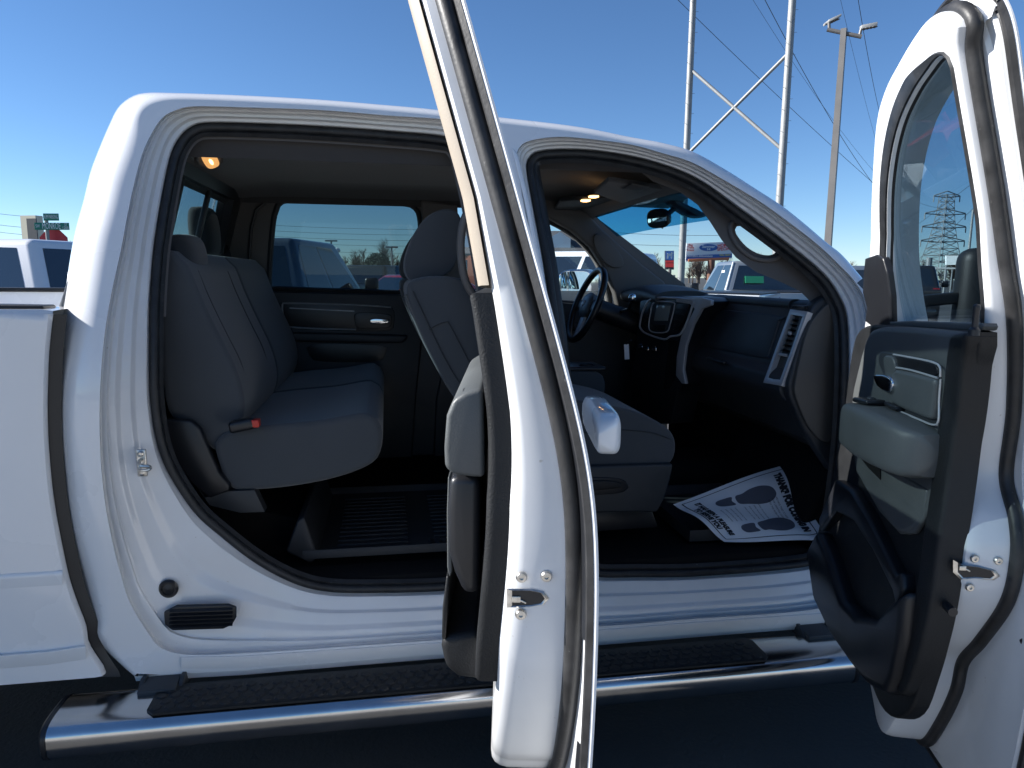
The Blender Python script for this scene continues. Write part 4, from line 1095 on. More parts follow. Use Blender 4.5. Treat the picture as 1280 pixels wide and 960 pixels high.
# near A pillar trim with grab handle opening
ap_o = [(800,214),(840,226),(880,246),(930,281),(985,322),(1020,350),(1046,384),(1040,392),(1018,382),(1000,364),(975,352),(945,340),(920,322),(902,300),(888,278),(872,256),(850,240),(815,226)]
ap_h = smooth_closed([(921,283),(932,284),(950,296),(966,308),(970,315),(962,319),(948,317),(934,309),(924,298),(919,289)], 26)
def apy(u, v, d): 
    return PS(u, v, d)
t = MB(); hole = [tuple(q) for q in ap_h]; outr = [tuple(q) for q in ap_o]
for d, fl in ((.19, False), (.225, True)): t.cdt(outr, [hole], lambda u, v, d=d: apy(u, v, d), grid=7, flip=fl)
t.loft([[apy(u, v, .19) for u, v in outr], [apy(u, v, .225) for u, v in outr]]); t.loft([[apy(u, v, .19) for u, v in hole], [apy(u, v, .225) for u, v in hole]])
hb = smooth_closed([(917,277),(934,278),(953,291),(972,306),(977,318),(964,325),(944,323),(928,313),(917,299),(913,286)], 40)
na = t.build('windshield_pillar_trim', m_pillar, truck, ang=45)
t = MB(); t.tube([apy(u, v, .183) for u, v in hb], .009, 10, True); t.build('grab_handle', m_pillar, na, ang=70)

# ---- dashboard
t = MB()
prof_ = [(1.80, 1.36), (1.60, 1.415), (1.47, 1.425), (1.437, 1.415), (1.428, 1.392), (1.42, 1.375), (1.385, 1.24), (1.372, 1.19), (1.355, 1.175), (1.34, 1.16), (1.335, 1.115), (1.35, 1.09), (1.40, 1.05), (1.47, .93), (1.60, .86), (1.80, .86)]
t.prism([(x, .235, z) for x, z in prof_], (0, 1.455, 0), .008, 3, ang=25)
dash = t.build('dashboard', m_dgrey, truck, ang=50)
# right hand end pod
t = MB(); pod = [(1064,374),(1048,369),(1032,370),(1019,379),(1009,396),(999,430),(985.5,480),(987,495),(1004,536),(1040,590),(1070,600)]
t.prism([PY(a, b, .20) for a, b in pod], (0, .05, 0), .010, 4, ang=20); t.build('dash_end_pod', m_dgrey, dash, ang=60)
t = MB(); t.prism([PY(a, b, .185) for a, b in sc([(1046,378),(1036,380),(1027,387),(1015,402),(1006,425),(999,455),(994,480),(994,492),(1002,515),(1014,538),(1030,552),(1040,545),(1044,480),(1048,420)], 60)], (0, .02, 0), .004, 3); t.build('dash_end_panel', mat('brown_grey_plastic', (.075, .068, .06), .5, bump=(420, .3, .001)), dash, ang=50)
# air vent column with chrome frame
def cornerY(px_): return {0: .33, 1: .235}[px_]
VP = [PY(958.5, 477.5, .33), PY(980.5, 481.5, .225), PY(1012, 392.5, .20), PY(991, 389.5, .315)]
VP = [np.array(p) for p in VP]; vc = sum(VP)/4; vn = np.cross(VP[1]-VP[0], VP[3]-VP[0]); vn /= np.linalg.norm(vn)
if vn @ (CAM-vc) < 0: vn = -vn
def bil(a, b): return VP[0]*(1-a)*(1-b)+VP[1]*a*(1-b)+VP[2]*a*b+VP[3]*(1-a)*b
t = MB(); fr = [bil(.04, .02), bil(.5, .005), bil(.97, .02), bil(.985, .5), bil(.97, .985), bil(.5, .995), bil(.04, .985), bil(.02, .5)]
fo = [bil(-.02, -.02), bil(.5, -.02), bil(1.02, -.02), bil(1.02, .5), bil(1.02, 1.02), bil(.5, 1.02), bil(-.02, 1.02), bil(-.02, .5)]
fi = [bil(.14, .06), bil(.5, .05), bil(.84, .06), bil(.86, .5), bil(.84, .95), bil(.5, .95), bil(.14, .95), bil(.12, .5)]
t.loft([[p-vn*.01 for p in fo], [p+vn*.012 for p in fo], [p+vn*.014 for p in fr], [p+vn*.012 for p in fi], [p-vn*.012 for p in fi]])
avf = t.build('air_vent', m_brushed, dash, ang=30)
t = MB(); t.face(t.verts([p-vn*.008 for p in fi])); t.build('vent_back', m_blacks, avf)
t = MB()
for k in range(9):
    b = .38+.56*k/8
    t.loft([[bil(.15, b)+vn*.008, bil(.83, b)+vn*.008], [bil(.15, b+.02)-vn*.006, bil(.83, b+.02)-vn*.006], [bil(.15, b+.028)+vn*.006, bil(.83, b+.028)+vn*.006]], closed=False)
t.build('vent_slat', m_blacks, avf)
t = MB(); t.box(bil(.48, .70)+vn*.012, (.008, .014, .012), .002); t.box(bil(.5, .40)+vn*.010, (.008, .05, .010), .002); t.build('vent_knob', m_brushed, avf)
t = MB()
for k in range(7):
    a = PY(998+k*2.6, 386.5-1.2, .24); 
    t.box(a+np.array([0, 0, .004]), (.004, .045, .010), .001, rot=Matrix.Rotation(.5, 3, 'Z'))
t.build('defrost_vent', m_blacks, dash)
# glove boxes: panel seams
def fx(z): return float(np.interp(z, [1.09, 1.115, 1.16, 1.175, 1.19, 1.24, 1.375, 1.392], [1.35, 1.335, 1.34, 1.355, 1.372, 1.385, 1.42, 1.428]))
t = MB()
gp = [(y, z) for y, z in ((.40, 1.365), (.98, 1.365), (1.0, 1.34), (1.0, 1.24), (.98, 1.205), (.42, 1.205), (.39, 1.23), (.385, 1.34))]
gl_ = smooth_closed(gp, 80)
t.loft([[(fx(z)+.004, y, z) for y, z in gl_], [(fx(z)-.006, y, z) for y, z in inset(gl_, .004)], [(fx(z)-.008, y, z) for y, z in inset(gl_, .012)]]); t.cdt([tuple(q) for q in inset(gl_, .012)], [], lambda y, z: (fx(z)-.008, y, z), grid=.05)
t.build('glove_box', m_dgrey, dash, ang=40)
t = MB(); t.box((1.325, .70, 1.165), (.02, .16, .014), .005, 3); t.build('glove_box_latch', m_blacks, dash)
# passenger top pad edge
t = MB(); t.superloft([((1.455, .36+1.0*k/6*.62, 1.405), (.03, 0, 0), (0, 0, .022)) for k in range(7)], 20, 2.2); t.build('dash_pad', m_dgrey, dash, ang=70)
# instrument hood on the driver's side
t = MB(); hood_secs = []
for k in range(9):
    y = 1.14+.50*k/8; f = math.sin(math.pi*(.12+.76*k/8)); hood_secs.append(((1.36, y, 1.395+.018*f), (.14, 0, 0), (0, 0, .030+.022*f)))
t.superloft(hood_secs, 28, 2.6); t.build('instrument_hood', m_dgrey, dash, ang=60)
# instrument cluster
t = MB(); t.box((1.375, 1.40, 1.31), (.04, .40, .14), .02, 3); icl = t.build('instrument_cluster', m_blacks, dash)
m_dial = mat('dial_face', (.35, .36, .36), .4, spec=.5)
for y in (1.30, 1.50):
    t = MB(); t.lathe([(.0, 0), (.05, 0), (.052, -.012), (.058, -.014), (.060, 0)], (1.352, y, 1.315), (1, 0, 0), 30); t.build('dial', m_brushed, icl)
    t = MB(); t.lathe([(.0, -.003), (.046, -.003), (.046, -.001)], (1.352, y, 1.315), (1, 0, 0), 30); t.build('dial_face', m_dial, icl)

# centre stack, on an upright plane turned a little to the passenger
SA, SB = np.array([1.235, 1.20, 0.]), np.array([1.33, .80, 0.])
sn = np.cross(SB-SA, [0, 0, 1.]); sn /= np.linalg.norm(sn)
if sn[0] > 0: sn = -sn
def PP(u, v, off=0.0):
    d = ray(u, v); q = SA+sn*off; return CAM+d*((q-CAM)@sn)/(d@sn)
def plate(pts, off, th, bev, name, m, parent, n=0, ang=45):
    if n: pts = smooth_closed(pts, n)
    t = MB(); t.prism([PP(a, b, off) for a, b in pts], -sn*th, bev, 3, ang=20); return t.build(name, m, parent, ang=ang)
stack = plate([(800,376),(815,372),(850,370),(880,372),(889,377),(880,388),(868,405),(858,430),(854,460),(854,478),(846,492),(838,530),(800,530),(786,520),(788,470),(794,440),(797,400)], 0, .13, .008, 'center_stack', m_blacks, dash)
# sweeping silver bezel
bz = [(802,388),(806,378),(815,373),(845,371.5),(876,372),(889,375),(888,382),(876,386.5),(866,405),(857.5,432),(854,462),(857,480),(852,479.5),(845,470),(845,446),(850,422),(853,418),(836,421),(833,424)]
bz = [(812,374),(845,371.5),(876,372),(889,375),(888.5,381.5),(877,386),(866,405.5),(857,432),(853.5,462),(857,480),(852,479.5),(844.5,469.5),(845.6,445),(851,420),(862,398),(868,384),(864,380),(845,378),(818,379),(810,390),(804,405),(801,412),(799,408),(803,392),(807,379)]
bz = [(845,371.5),(876,372),(889,375),(888.5,381.5),(877,386),(866,405.5),(857,432),(853.5,462),(857,480),(852,479.5),(844.5,469.5),(845.6,445),(851,420),(862,398),(868,386),(862,380),(845,377.5)]
plate(bz, .012, .016, .003, 'silver_bezel', m_brushed, stack)
t = MB(); t.tube([PP(a, b, .012) for a, b in smooth_closed([(815,373.5),(840,372.5),(866,376),(865,384),(858,404),(850,418),(838,420.5),(830,424),(808,417),(801,411),(800,404),(805,386)], 70)], .0048, 8, True); t.tube([PP(a, b, .012) for a, b in smooth_closed([(818,378),(841,378),(843,383),(838,404),(833,415),(816,415),(811,409),(813,392)], 50)], .003, 8, True); t.build('silver_outline', m_brushed, stack)
plate([(817,377),(840,377),(842,380),(836,408),(833,416),(812,415),(808,412),(812,392)], .006, .01, .003, 'radio_panel', m_dgrey, stack)
m_screen = mat('screen_glass', (.22, .26, .26), .12, spec=.6)
plate([(821,382),(838,382),(834,401),(817,401)], .010, .004, .001, 'screen', m_screen, stack)
plate([(816,405),(832,406),(830,413),(814,412)], .010, .004, .001, 'radio_buttons', m_blacks, stack)
for pts in ([(846,380),(861,380),(856,398),(846,414),(841,412)], [(808,388),(812,385),(808,404),(804,406)]):
    av = plate(pts, .008, .006, .002, 'center_vent', m_blacks, stack)
    t = MB(); a = np.array(pts)
    for k in range(4):
        f_ = .2+.2*k; p0 = a[0]*(1-f_)+a[-1]*f_; p1 = a[1]*(1-f_)+a[2 if len(a) < 5 else 3]*f_; t.tube([PP(*p0, .012), PP(*p1, .012)], .0016, 5)
    t.build('vent_slat', m_dgrey, av)
plate([(836,426),(847,426),(845,470),(836,486),(829,486)], .004, .004, .001, 'pocket', m_carpet, stack)
for a, b in ((801, 434), (808.5, 436), (818, 436.5)):
    t = MB(); c = PP(a, b, .008); t.lathe([(.0, .022), (.011, .021), (.0125, .012), (.014, .002), (.017, 0)], c, sn, 20); k_ = t.build('climate_knob', m_blacks, stack)
    t = MB(); t.lathe([(.015, 0), (.0165, .003), (.0175, .001)], c, sn, 20); t.build('knob_ring', m_chrome, k_)

# steering wheel
wc = PY(733, 381, 1.42); ax_ = Vector((-.93, 0, .37)).normalized(); u_ = Vector((0, 1, 0)); v_ = ax_.cross(u_).normalized()
if v_.z < 0: v_ = -v_
wcV = Vector(wc)
ring = [wcV+(u_*math.cos(a)+v_*math.sin(a))*.185 for a in np.linspace(0, 2*math.pi, 64, endpoint=False)]
t = MB(); t.tube(ring, .0165, 12, True); swh = t.build('steering_wheel', m_blacks, truck, ang=70)
t = MB(); t.superloft([(wc-np.array(ax_)*d, np.array(u_)*a, np.array(v_)*b) for d, a, b in ((.045, .03, .03), (.03, .075, .06), (.0, .08, .065), (-.012, .065, .05), (-.018, .03, .02))], 30, 2.6); hub = t.build('wheel_hub', m_grey, swh, ang=60)
for a in (0, math.pi, -math.pi/2):
    d = u_*math.cos(a)+v_*math.sin(a); w = u_*-math.sin(a)+v_*math.cos(a)
    t = MB(); t.superloft([(np.array(wcV+d*r+ax_*(-.012)), np.array(w)*ww, np.array(ax_)*.010) for r, ww in ((.06, .035), (.10, .028), (.15, .022), (.18, .03))], 18, 3); t.build('spoke', m_blacks if a != -math.pi/2 else m_brushed, swh, ang=50)
# ram head emblem on the hub: small relief of horns and muzzle
t = MB(); e = wcV+ax_*.02
def ev(x, y): return e+u_*(-x)+v_*y
for s_ in (-1, 1):
    t.tube([ev(s_*x, y) for x, y in ((.002, .012), (.010, .016), (.018, .012), (.021, .003), (.017, -.005), (.011, -.003), (.012, .003))], [.0035, .004, .0036, .0032, .0028, .0022, .0015], 6)
t.prism([ev(x, y) for x, y in ((-.006, .012), (.006, .012), (.007, .002), (.004, -.016), (-.004, -.016), (-.007, .002))], tuple(ax_*.003), .001); t.build('wheel_emblem', m_brushed, hub)
# column, shift lever, key with paper tag
t = MB(); t.tube([wc+np.array([.03, 0, -.01]), wc+np.array([.34, 0, -.12])], [.05, .055], 18); col_ = t.build('steering_column', m_blacks, truck, ang=50)
kn = PY(790.5, 372.5, 1.14)
t = MB(); t.tube([wc+np.array([.17, -.04, -.03]), (wc+np.array([.17, -.10, -.03])+kn)/2+np.array([0, 0, -.02]), kn], [.009, .009, .008], 10); t.build('shift_lever', m_blacks, col_)
t = MB(); t.lathe([(.0, -.022), (.012, -.018), (.0185, -.006), (.0185, .006), (.013, .016), (0, .021)], kn, (0, -.3, 1), 20); t.build('shift_knob', m_chrome, col_)
m_paper = mat('printed_paper', (.78, .79, .80), .8, bump=(40, .12, .002))
m_ink = mat('black_ink', (.02, .02, .025), .75)
m_inkg = mat('grey_ink_halftone', (.10, .105, .13), .8)
t = MB(); t.prism([PY(a, b, 1.12) for a, b in ((780,430.5),(786,430),(787,449),(781,449.5))], (0, .003, 0), .001); kt = t.build('key_tag', m_paper, None); tag(kt, 'small white paper key tag hanging below the steering column', 'key tag')
t = MB(); t.tube([PY(783.5, 431, 1.12), PY(784, 427, 1.11), PY(790, 425, 1.10)], .0018, 6); t.build('key_ring', m_chrome, kt)
# pedals
t = MB(); t.box(PY(822, 510, 1.25), (.02, .07, .05), .006); t.cyl(PY(822, 508, 1.25), PY(826, 480, 1.27), .008, 8); t.build('brake_pedal', m_steel, truck)

# ---- overhead: visors, console lamps, dome lamp, mirror
m_lamp = mat('warm_lamp_lens', (.9, .6, .3), .3, emit=((1.0, .55, .20), 2.2))
m_lampd = mat('lamp_lens_dim', (.8, .5, .25), .3, emit=((1.0, .48, .14), .35))
c = PZ(263, 200, 1.862); dax = Vector((.35, -.62, -.70)).normalized()
t = MB(); t.lathe([(.0, 0), (.034, 0), (.040, -.004), (.040, -.014), (.052, -.030)], c-np.array(dax)*.004, tuple(dax), 30); t.lathe([(.0, -.02), (.052, -.02)], c, tuple(dax), 6); dome = t.build('dome_light', m_pillar, truck)
du = dax.cross(Vector((0, 0, 1))).normalized(); dv = dax.cross(du).normalized(); tl = math.radians(35); du, dv = du*math.cos(tl)+dv*math.sin(tl), dv*math.cos(tl)-du*math.sin(tl)
t = MB(); t.superloft([(c+np.array(dax)*h, np.array(du)*.022*f, np.array(dv)*.031*f) for h, f in ((-.004, 1), (.004, 1), (.008, .85), (.010, .4))], 28, 3); t.build('lamp_lens', m_lampd, dome, ang=60)
t = MB(); t.superloft([(c+np.array(dax)*h, np.array(du)*.006*f, np.array(dv)*.014*f) for h, f in ((.008, 1), (.0105, .9), (.012, .3))], 14, 2); t.build('bulb', m_lamp, dome)
def pz(pts, Z): return [PZ(a, b, Z) for a, b in pts]
t = MB(); t.prism(pz([(700,246),(765,240),(790,250),(735,262),(690,262)], 1.86), (0, 0, -.022), .008, 3); ohc = t.build('overhead_console', m_dgrey, truck)
for a, b in ((742, 245.5), (732, 250.5)):
    t = MB(); c = PZ(a, b, 1.836); t.superloft([((c[0], c[1], c[2]-h), (.020*f, 0, 0), (0, .026*f, 0)) for h, f in ((-.002, 1), (.004, 1), (.006, .6))], 20, 3); t.build('reading_lamp', m_lamp, ohc)
t = MB(); t.prism(pz([(760,220),(836,232),(860,243),(836,256),(790,254),(742,236)], 1.842), (0, 0, -.018), .006, 3); vis = t.build('sun_visor', m_liner, truck)
t = MB(); t.prism(pz([(790,229),(812,233),(800,239),(778,235)], 1.822), (0, 0, -.003), .001); t.build('visor_label', m_pillar, vis)
mr_c = PY(823, 273, .98)
t = MB()
mx = Vector((-.80, -.42, -.10)).normalized(); mu = Vector((.42, -.80, 0)).normalized(); mv = mx.cross(mu).normalized()
t.superloft([(mr_c-np.array(mx)*d, np.array(mu)*.060*f, np.array(mv)*.040*f) for d, f in ((.035, .3), (.028, .8), (.0, 1.03), (-.006, 1.0), (-.008, .93))], 34, 3.0); mir = t.build('rear_view_mirror', m_blacks, truck, ang=60)
m_mirror = mat('mirror_glass', (.55, .75, .85), .02, metal=1)
t = MB(); t.superloft([(mr_c+np.array(mx)*d, np.array(mu)*.052, np.array(mv)*.034) for d in (.0075, .009)], 34, 3.0); t.build('mirror_glass', m_mirror, mir, ang=30)
t = MB(); a = PY(846, 258, .98); t.tube([mr_c+np.array([.02, 0, .0]), a, PY(852, 250, .98)], [.010, .012, .014], 10); t.superloft([(PY(u, v, .98), (w, 0, 0), (0, .05, 0)) for u, v, w in ((838, 250, .01), (845, 256, .035), (856, 262, .045), (868, 269, .05), (872, 272, .02))], 20, 3); t.tube([mr_c+np.array([0, 0, -.03]), PY(829, 285, .97)], .004, 6); t.build('mirror_mount', m_blacks, mir)

# driver's outside mirror seen through the far window
t = MB(); mp = [(700,341),(712,337),(732,337),(739,343),(738,370),(732,379),(706,378),(699,372),(698,350)]
t.prism([PY(a, b, 2.12) for a, b in sc(mp, 40)], (.08, .10, 0), .02, 3); dm = t.build('driver_mirror', m_chrome, truck)
t = MB(); nrm = Vector((-.9, -.42, .0)).normalized()
for seg, nmx in (([(702,342),(709,340),(708,377),(702,374)], 0), ([(712,339),(734,340),(736,346),(734,374),(728,377),(710,377)], 1)):
    t = MB(); t.prism([PY(a, b, 2.115) for a, b in seg], (0, -.002, 0), .0005); t.build('mirror_glass', m_mirror, dm, ang=20)

# ---- rubber mat tray in the rear footwell
t = MB(); tz = .585
def fz(u, v, z=tz): return PZ(u, v, z)
nearL, nearR = fz(398, 697), fz(600, 715); farR = fz(600, 640); farL = fz(470, 640)
x0m = PY(380, 700, .28)[0]; x1m = .42
# tray floor with turned up border
base_ = [(x0m, .29), (x1m, .29), (x1m, .98), (x0m, .98)]
br = resample(np.array(base_), 80, True)
rng = [[(x, y, tz) for x, y in inset(br, .012)], [(x, y, tz+.02) for x, y in br], [(x, y, tz+.024) for x, y in inset(br, -.004)], [(x, y, tz+.018) for x, y in inset(br, -.007)], [(x, y, tz-.004) for x, y in inset(br, -.007)]]
t.loft(rng); t.cdt([tuple(q) for q in inset(br, .012)], [], lambda x, y: (x, y, tz), grid=.1)
# rear wall of the tray rises towards the seat base
t.prism([PY(a, b, .29) for a, b in [(357,690),(371,652),(380,646),(398,697),(388,705)]], (0, .66, 0), .008, 3)
for k in range(14):
    y = .33+.042*k; a, b = x0m+.10, x0m+.34
    t.box(((a+b)/2, y, tz+.004), (b-a, .012, .008), .003)
    t.box(((a+b)/2+.32, y, tz+.004), (b-a-.02, .012, .008), .003)
fm = t.build('floor_mat', m_mat, None, ang=40); tag(fm, 'black ribbed rubber floor mat lying in the rear footwell below the bench seat', 'floor mat')
t = MB(); ec = np.array([x0m+.44, .36, tz+.004])
for s_ in (-1, 1): t.tube([ec+np.array([s_*x, y, 0]) for x, y in ((.002, .018), (.012, .026), (.026, .020), (.030, .004), (.022, -.008), (.014, -.002))], [.005, .006, .005, .0045, .004, .003], 6)
t.prism([tuple(ec+np.array([x, y, 0])) for x, y in ((-.008, .018), (.008, .018), (.010, 0), (.005, -.026), (-.005, -.026), (-.010, 0))], (0, 0, .006), .002); t.build('emblem', m_mat, fm)
# storage bin under the bench
ext([(262,636),(330,640),(372,648),(360,690),(330,700),(290,670)], .42, .9, .01, 'under_seat_bin', m_carpet, truck)
# front footwell mat, tray edge under the paper
xs0, xs1 = PY(862, 690, .27)[0], 1.42
t = MB(); br = resample(np.array([(xs0, .27), (xs1, .27), (xs1, .80), (xs0, .80)]), 60, True); z0_ = .575
t.loft([[(x, y, z0_) for x, y in inset(br, .014)], [(x, y, z0_+.035) for x, y in br], [(x, y, z0_+.037) for x, y in inset(br, -.005)], [(x, y, z0_-.004) for x, y in inset(br, -.007)]]); t.cdt([tuple(q) for q in inset(br, .014)], [], lambda x, y: (x, y, z0_), grid=.1)
fm2 = t.build('floor_mat', m_mat, None, ang=40); tag(fm2, 'black rubber floor mat in the front passenger footwell, under the printed paper', 'floor mat')
# toe board carpet slope
t = MB(); t.prism([(1.44, .24, .56), (1.60, .24, .90), (1.66, .24, .90), (1.66, .24, .54)], (0, .66, 0), .02, 3); t.build('toe_board', m_carpet, truck)

# ---- the printed paper mat
th = R_(24); pn = np.array([-.05, -math.sin(th), math.cos(th)]); pn /= np.linalg.norm(pn); pp0 = np.array([1.0, .30, .625])
def PPL(u, v): d = ray(u, v); return CAM+d*((pp0-CAM)@pn)/(d@pn)
cTL, cTR, cBL, cBR = PPL(983, 581), PPL(1031, 677), PPL(842, 628), PPL(906, 675)
print('paper', np.linalg.norm(cTL-cBL), np.linalg.norm(cTL-cTR), np.linalg.norm(cBR-cBL))
def pg(u, v, h=0.0):
    """page coordinates, u across 0..1, v down 0..1"""
    p = cTL*(1-u)*(1-v)+cTR*u*(1-v)+cBL*(1-u)*v+cBR*u*v
    w = .007*math.sin(2.2*math.pi*u+.6)*math.sin(math.pi*v*1.3+.3)+.006*math.sin(7*u+5*v)-.006*max(0, u-.86)/.14*(.4+.6*math.sin(5*v))+.02*max(0, .12-v)/.12*u
    return p+pn*(w+h)
t = MB(); t.loft([[pg(i/30, j/30) for i in range(31)] for j in range(31)], closed=False)
t.loft([[pg(i/30, j/30, -.0008) for i in range(31)] for j in range(31)], closed=False)
pap = t.build('paper_floor_mat', m_paper, None, ang=70); tag(pap, 'white printed paper floor mat with two shoe prints, crumpled over the front footwell', 'paper mat')
def pageshape(pts, name, m, n=90, sub=.04):
    P = smooth_closed(pts, n) if n else np.array(pts)
    t = MB(); t.cdt([tuple(q) for q in P], [], lambda u, v: pg(u, v, .0014), grid=sub); return t.build(name, m, pap, weld=0)
def sole(cu, cv, ang_, s, mir=1):
    c_, s_ = math.cos(ang_), math.sin(ang_)
    # page aspect: v runs longer than u
    def f(x, y): X, Y = x*mir*s, y*s; return (cu+(X*c_-Y*s_)*1.15, cv+(X*s_+Y*c_)*.86)
    pageshape([f(*q) for q in ((-.055,-.02),(-.075,.06),(-.095,.16),(-.09,.26),(-.05,.33),(.0,.345),(.055,.31),(.085,.22),(.08,.12),(.055,.04),(.05,-.02),(.0,-.035))], 'shoe_print', m_inkg)
    pageshape([f(*q) for q in ((-.055,-.06),(-.06,-.13),(-.045,-.20),(.0,-.225),(.045,-.20),(.055,-.13),(.05,-.06),(.0,-.075))], 'shoe_print_heel', m_inkg)
sole(.28, .53, math.pi+.06, 1.08); sole(.78, .52, math.pi-.06, 1.08, -1)
# ruled border
def rule(a, b, w=.009):
    t = MB(); n = 24; A_, B_ = np.array(a), np.array(b); d = (B_-A_)/np.linalg.norm(B_-A_); q = np.array([-d[1], d[0]])*w/2
    t.loft([[pg(*(A_+(B_-A_)*k/n+q), .0014), pg(*(A_+(B_-A_)*k/n-q), .0014)] for k in range(n+1)], closed=False); t.build('border_line', m_ink, pap, weld=0)
rule((.06, .06), (.94, .06)); rule((.94, .06), (.94, .95)); rule((.94, .95), (.06, .95)); rule((.06, .95), (.06, .06))

def text_mesh(body, size=1.0, bold=0.0, align='CENTER', ysc=1.0, res=3):
    """outline of a line of text as a list of 2D faces (default font), centred on 0,0"""
    cu_ = bpy.data.curves.new('txt', 'FONT'); cu_.body = body; cu_.size = size; cu_.align_x = align; cu_.align_y = 'CENTER'; cu_.offset = bold; cu_.resolution_u = res; cu_.fill_mode = 'FRONT'
    ob = bpy.data.objects.new('txt', cu_); COL.objects.link(ob)
    me = bpy.data.meshes.new_from_object(ob.evaluated_get(bpy.context.evaluated_depsgraph_get()))
    V = [(v.co.x, v.co.y*ysc) for v in me.vertices]; Fc = [list(p.vertices) for p in me.polygons]
    bpy.data.objects.remove(ob); bpy.data.curves.remove(cu_); bpy.data.meshes.remove(me); return V, Fc
def place_text(body, f3, size, m, parent, name='lettering', bold=0.0, width=None, ysc=1.0, align='CENTER'):
    V, Fc = text_mesh(body, size, bold, align, ysc)
    if width:
        w = max(x for x, y in V)-min(x for x, y in V); k = width/w; V = [(x*k, y) for x, y in V]
    t = MB(); vv = t.verts([f3(x, y) for x, y in V])
    for f in Fc: t.face([vv[i] for i in f])
    return t.build(name, m, parent, smooth=False, weld=0, recalc=False)
def pagetext(body, u, v, w, h, m=m_ink, bold=.0):
    return place_text(body, lambda x, y: pg(u+x, v-y, .0015), h, m, pap, 'printed_words', bold, w, .8)
pagetext('THANKS FOR COMING IN', .50, .135, .80, .105, bold=.010)
pagetext('WE HAVE TRIED TO KEEP', .52, .225, .30, .030); pagetext('YOUR CARPETING CLEAN', .52, .262, .30, .030); pagetext('WITH THIS PAPER MAT', .52, .299, .28, .030)
pagetext('IT HAS BEEN A PLEASURE', .50, .855, .74, .075, bold=.006); pagetext('TO SERVE YOU', .50, .915, .50, .075, bold=.006)
for k in range(4): pagetext('please remove this sheet', .53, .40+.045*k, .24, .026)
for k in range(4): pagetext('before driving away', .53, .62+.045*k, .26, .026)
# ================================================================== THE LOT AND ITS SURROUNDINGS
def gpos(px, D, z=0.0):
    p = PD(px, 345, D); return np.array([p[0], p[1], z])
def zat(px, py, D): return PD(px, py, D)[2]
m_pw = mat('parked_white_paint', (.74, .75, .76), .3, coat=1); m_psil = mat('parked_silver_blue_paint', (.68, .69, .71), .32, coat=1)
m_pdk = mat('parked_black_paint', (.02, .022, .026), .2, coat=1); m_pgr = mat('parked_grey_paint', (.30, .32, .34), .3, metal=.4, coat=1)
m_pblue = mat('parked_blue_paint', (.09, .12, .16), .3, coat=1, metal=.2); m_pred = mat('parked_red_paint', (.38, .02, .02), .25, coat=1)
m_cg = mat('dark_car_glass', (.012, .018, .026), .05, spec=.9, coat=.5)
m_tail = mat('tail_light', (.30, .01, .01), .2, coat=.5); m_head = mat('headlight_lens', (.8, .82, .85), .08, spec=.8)
def facepoly(c4, uv):
    a, b, c, d = (np.array(q, float) for q in c4)
    return [a*(1-u)*(1-v)+b*u*(1-v)+c*u*v+d*(1-u)*v for u, v in uv]
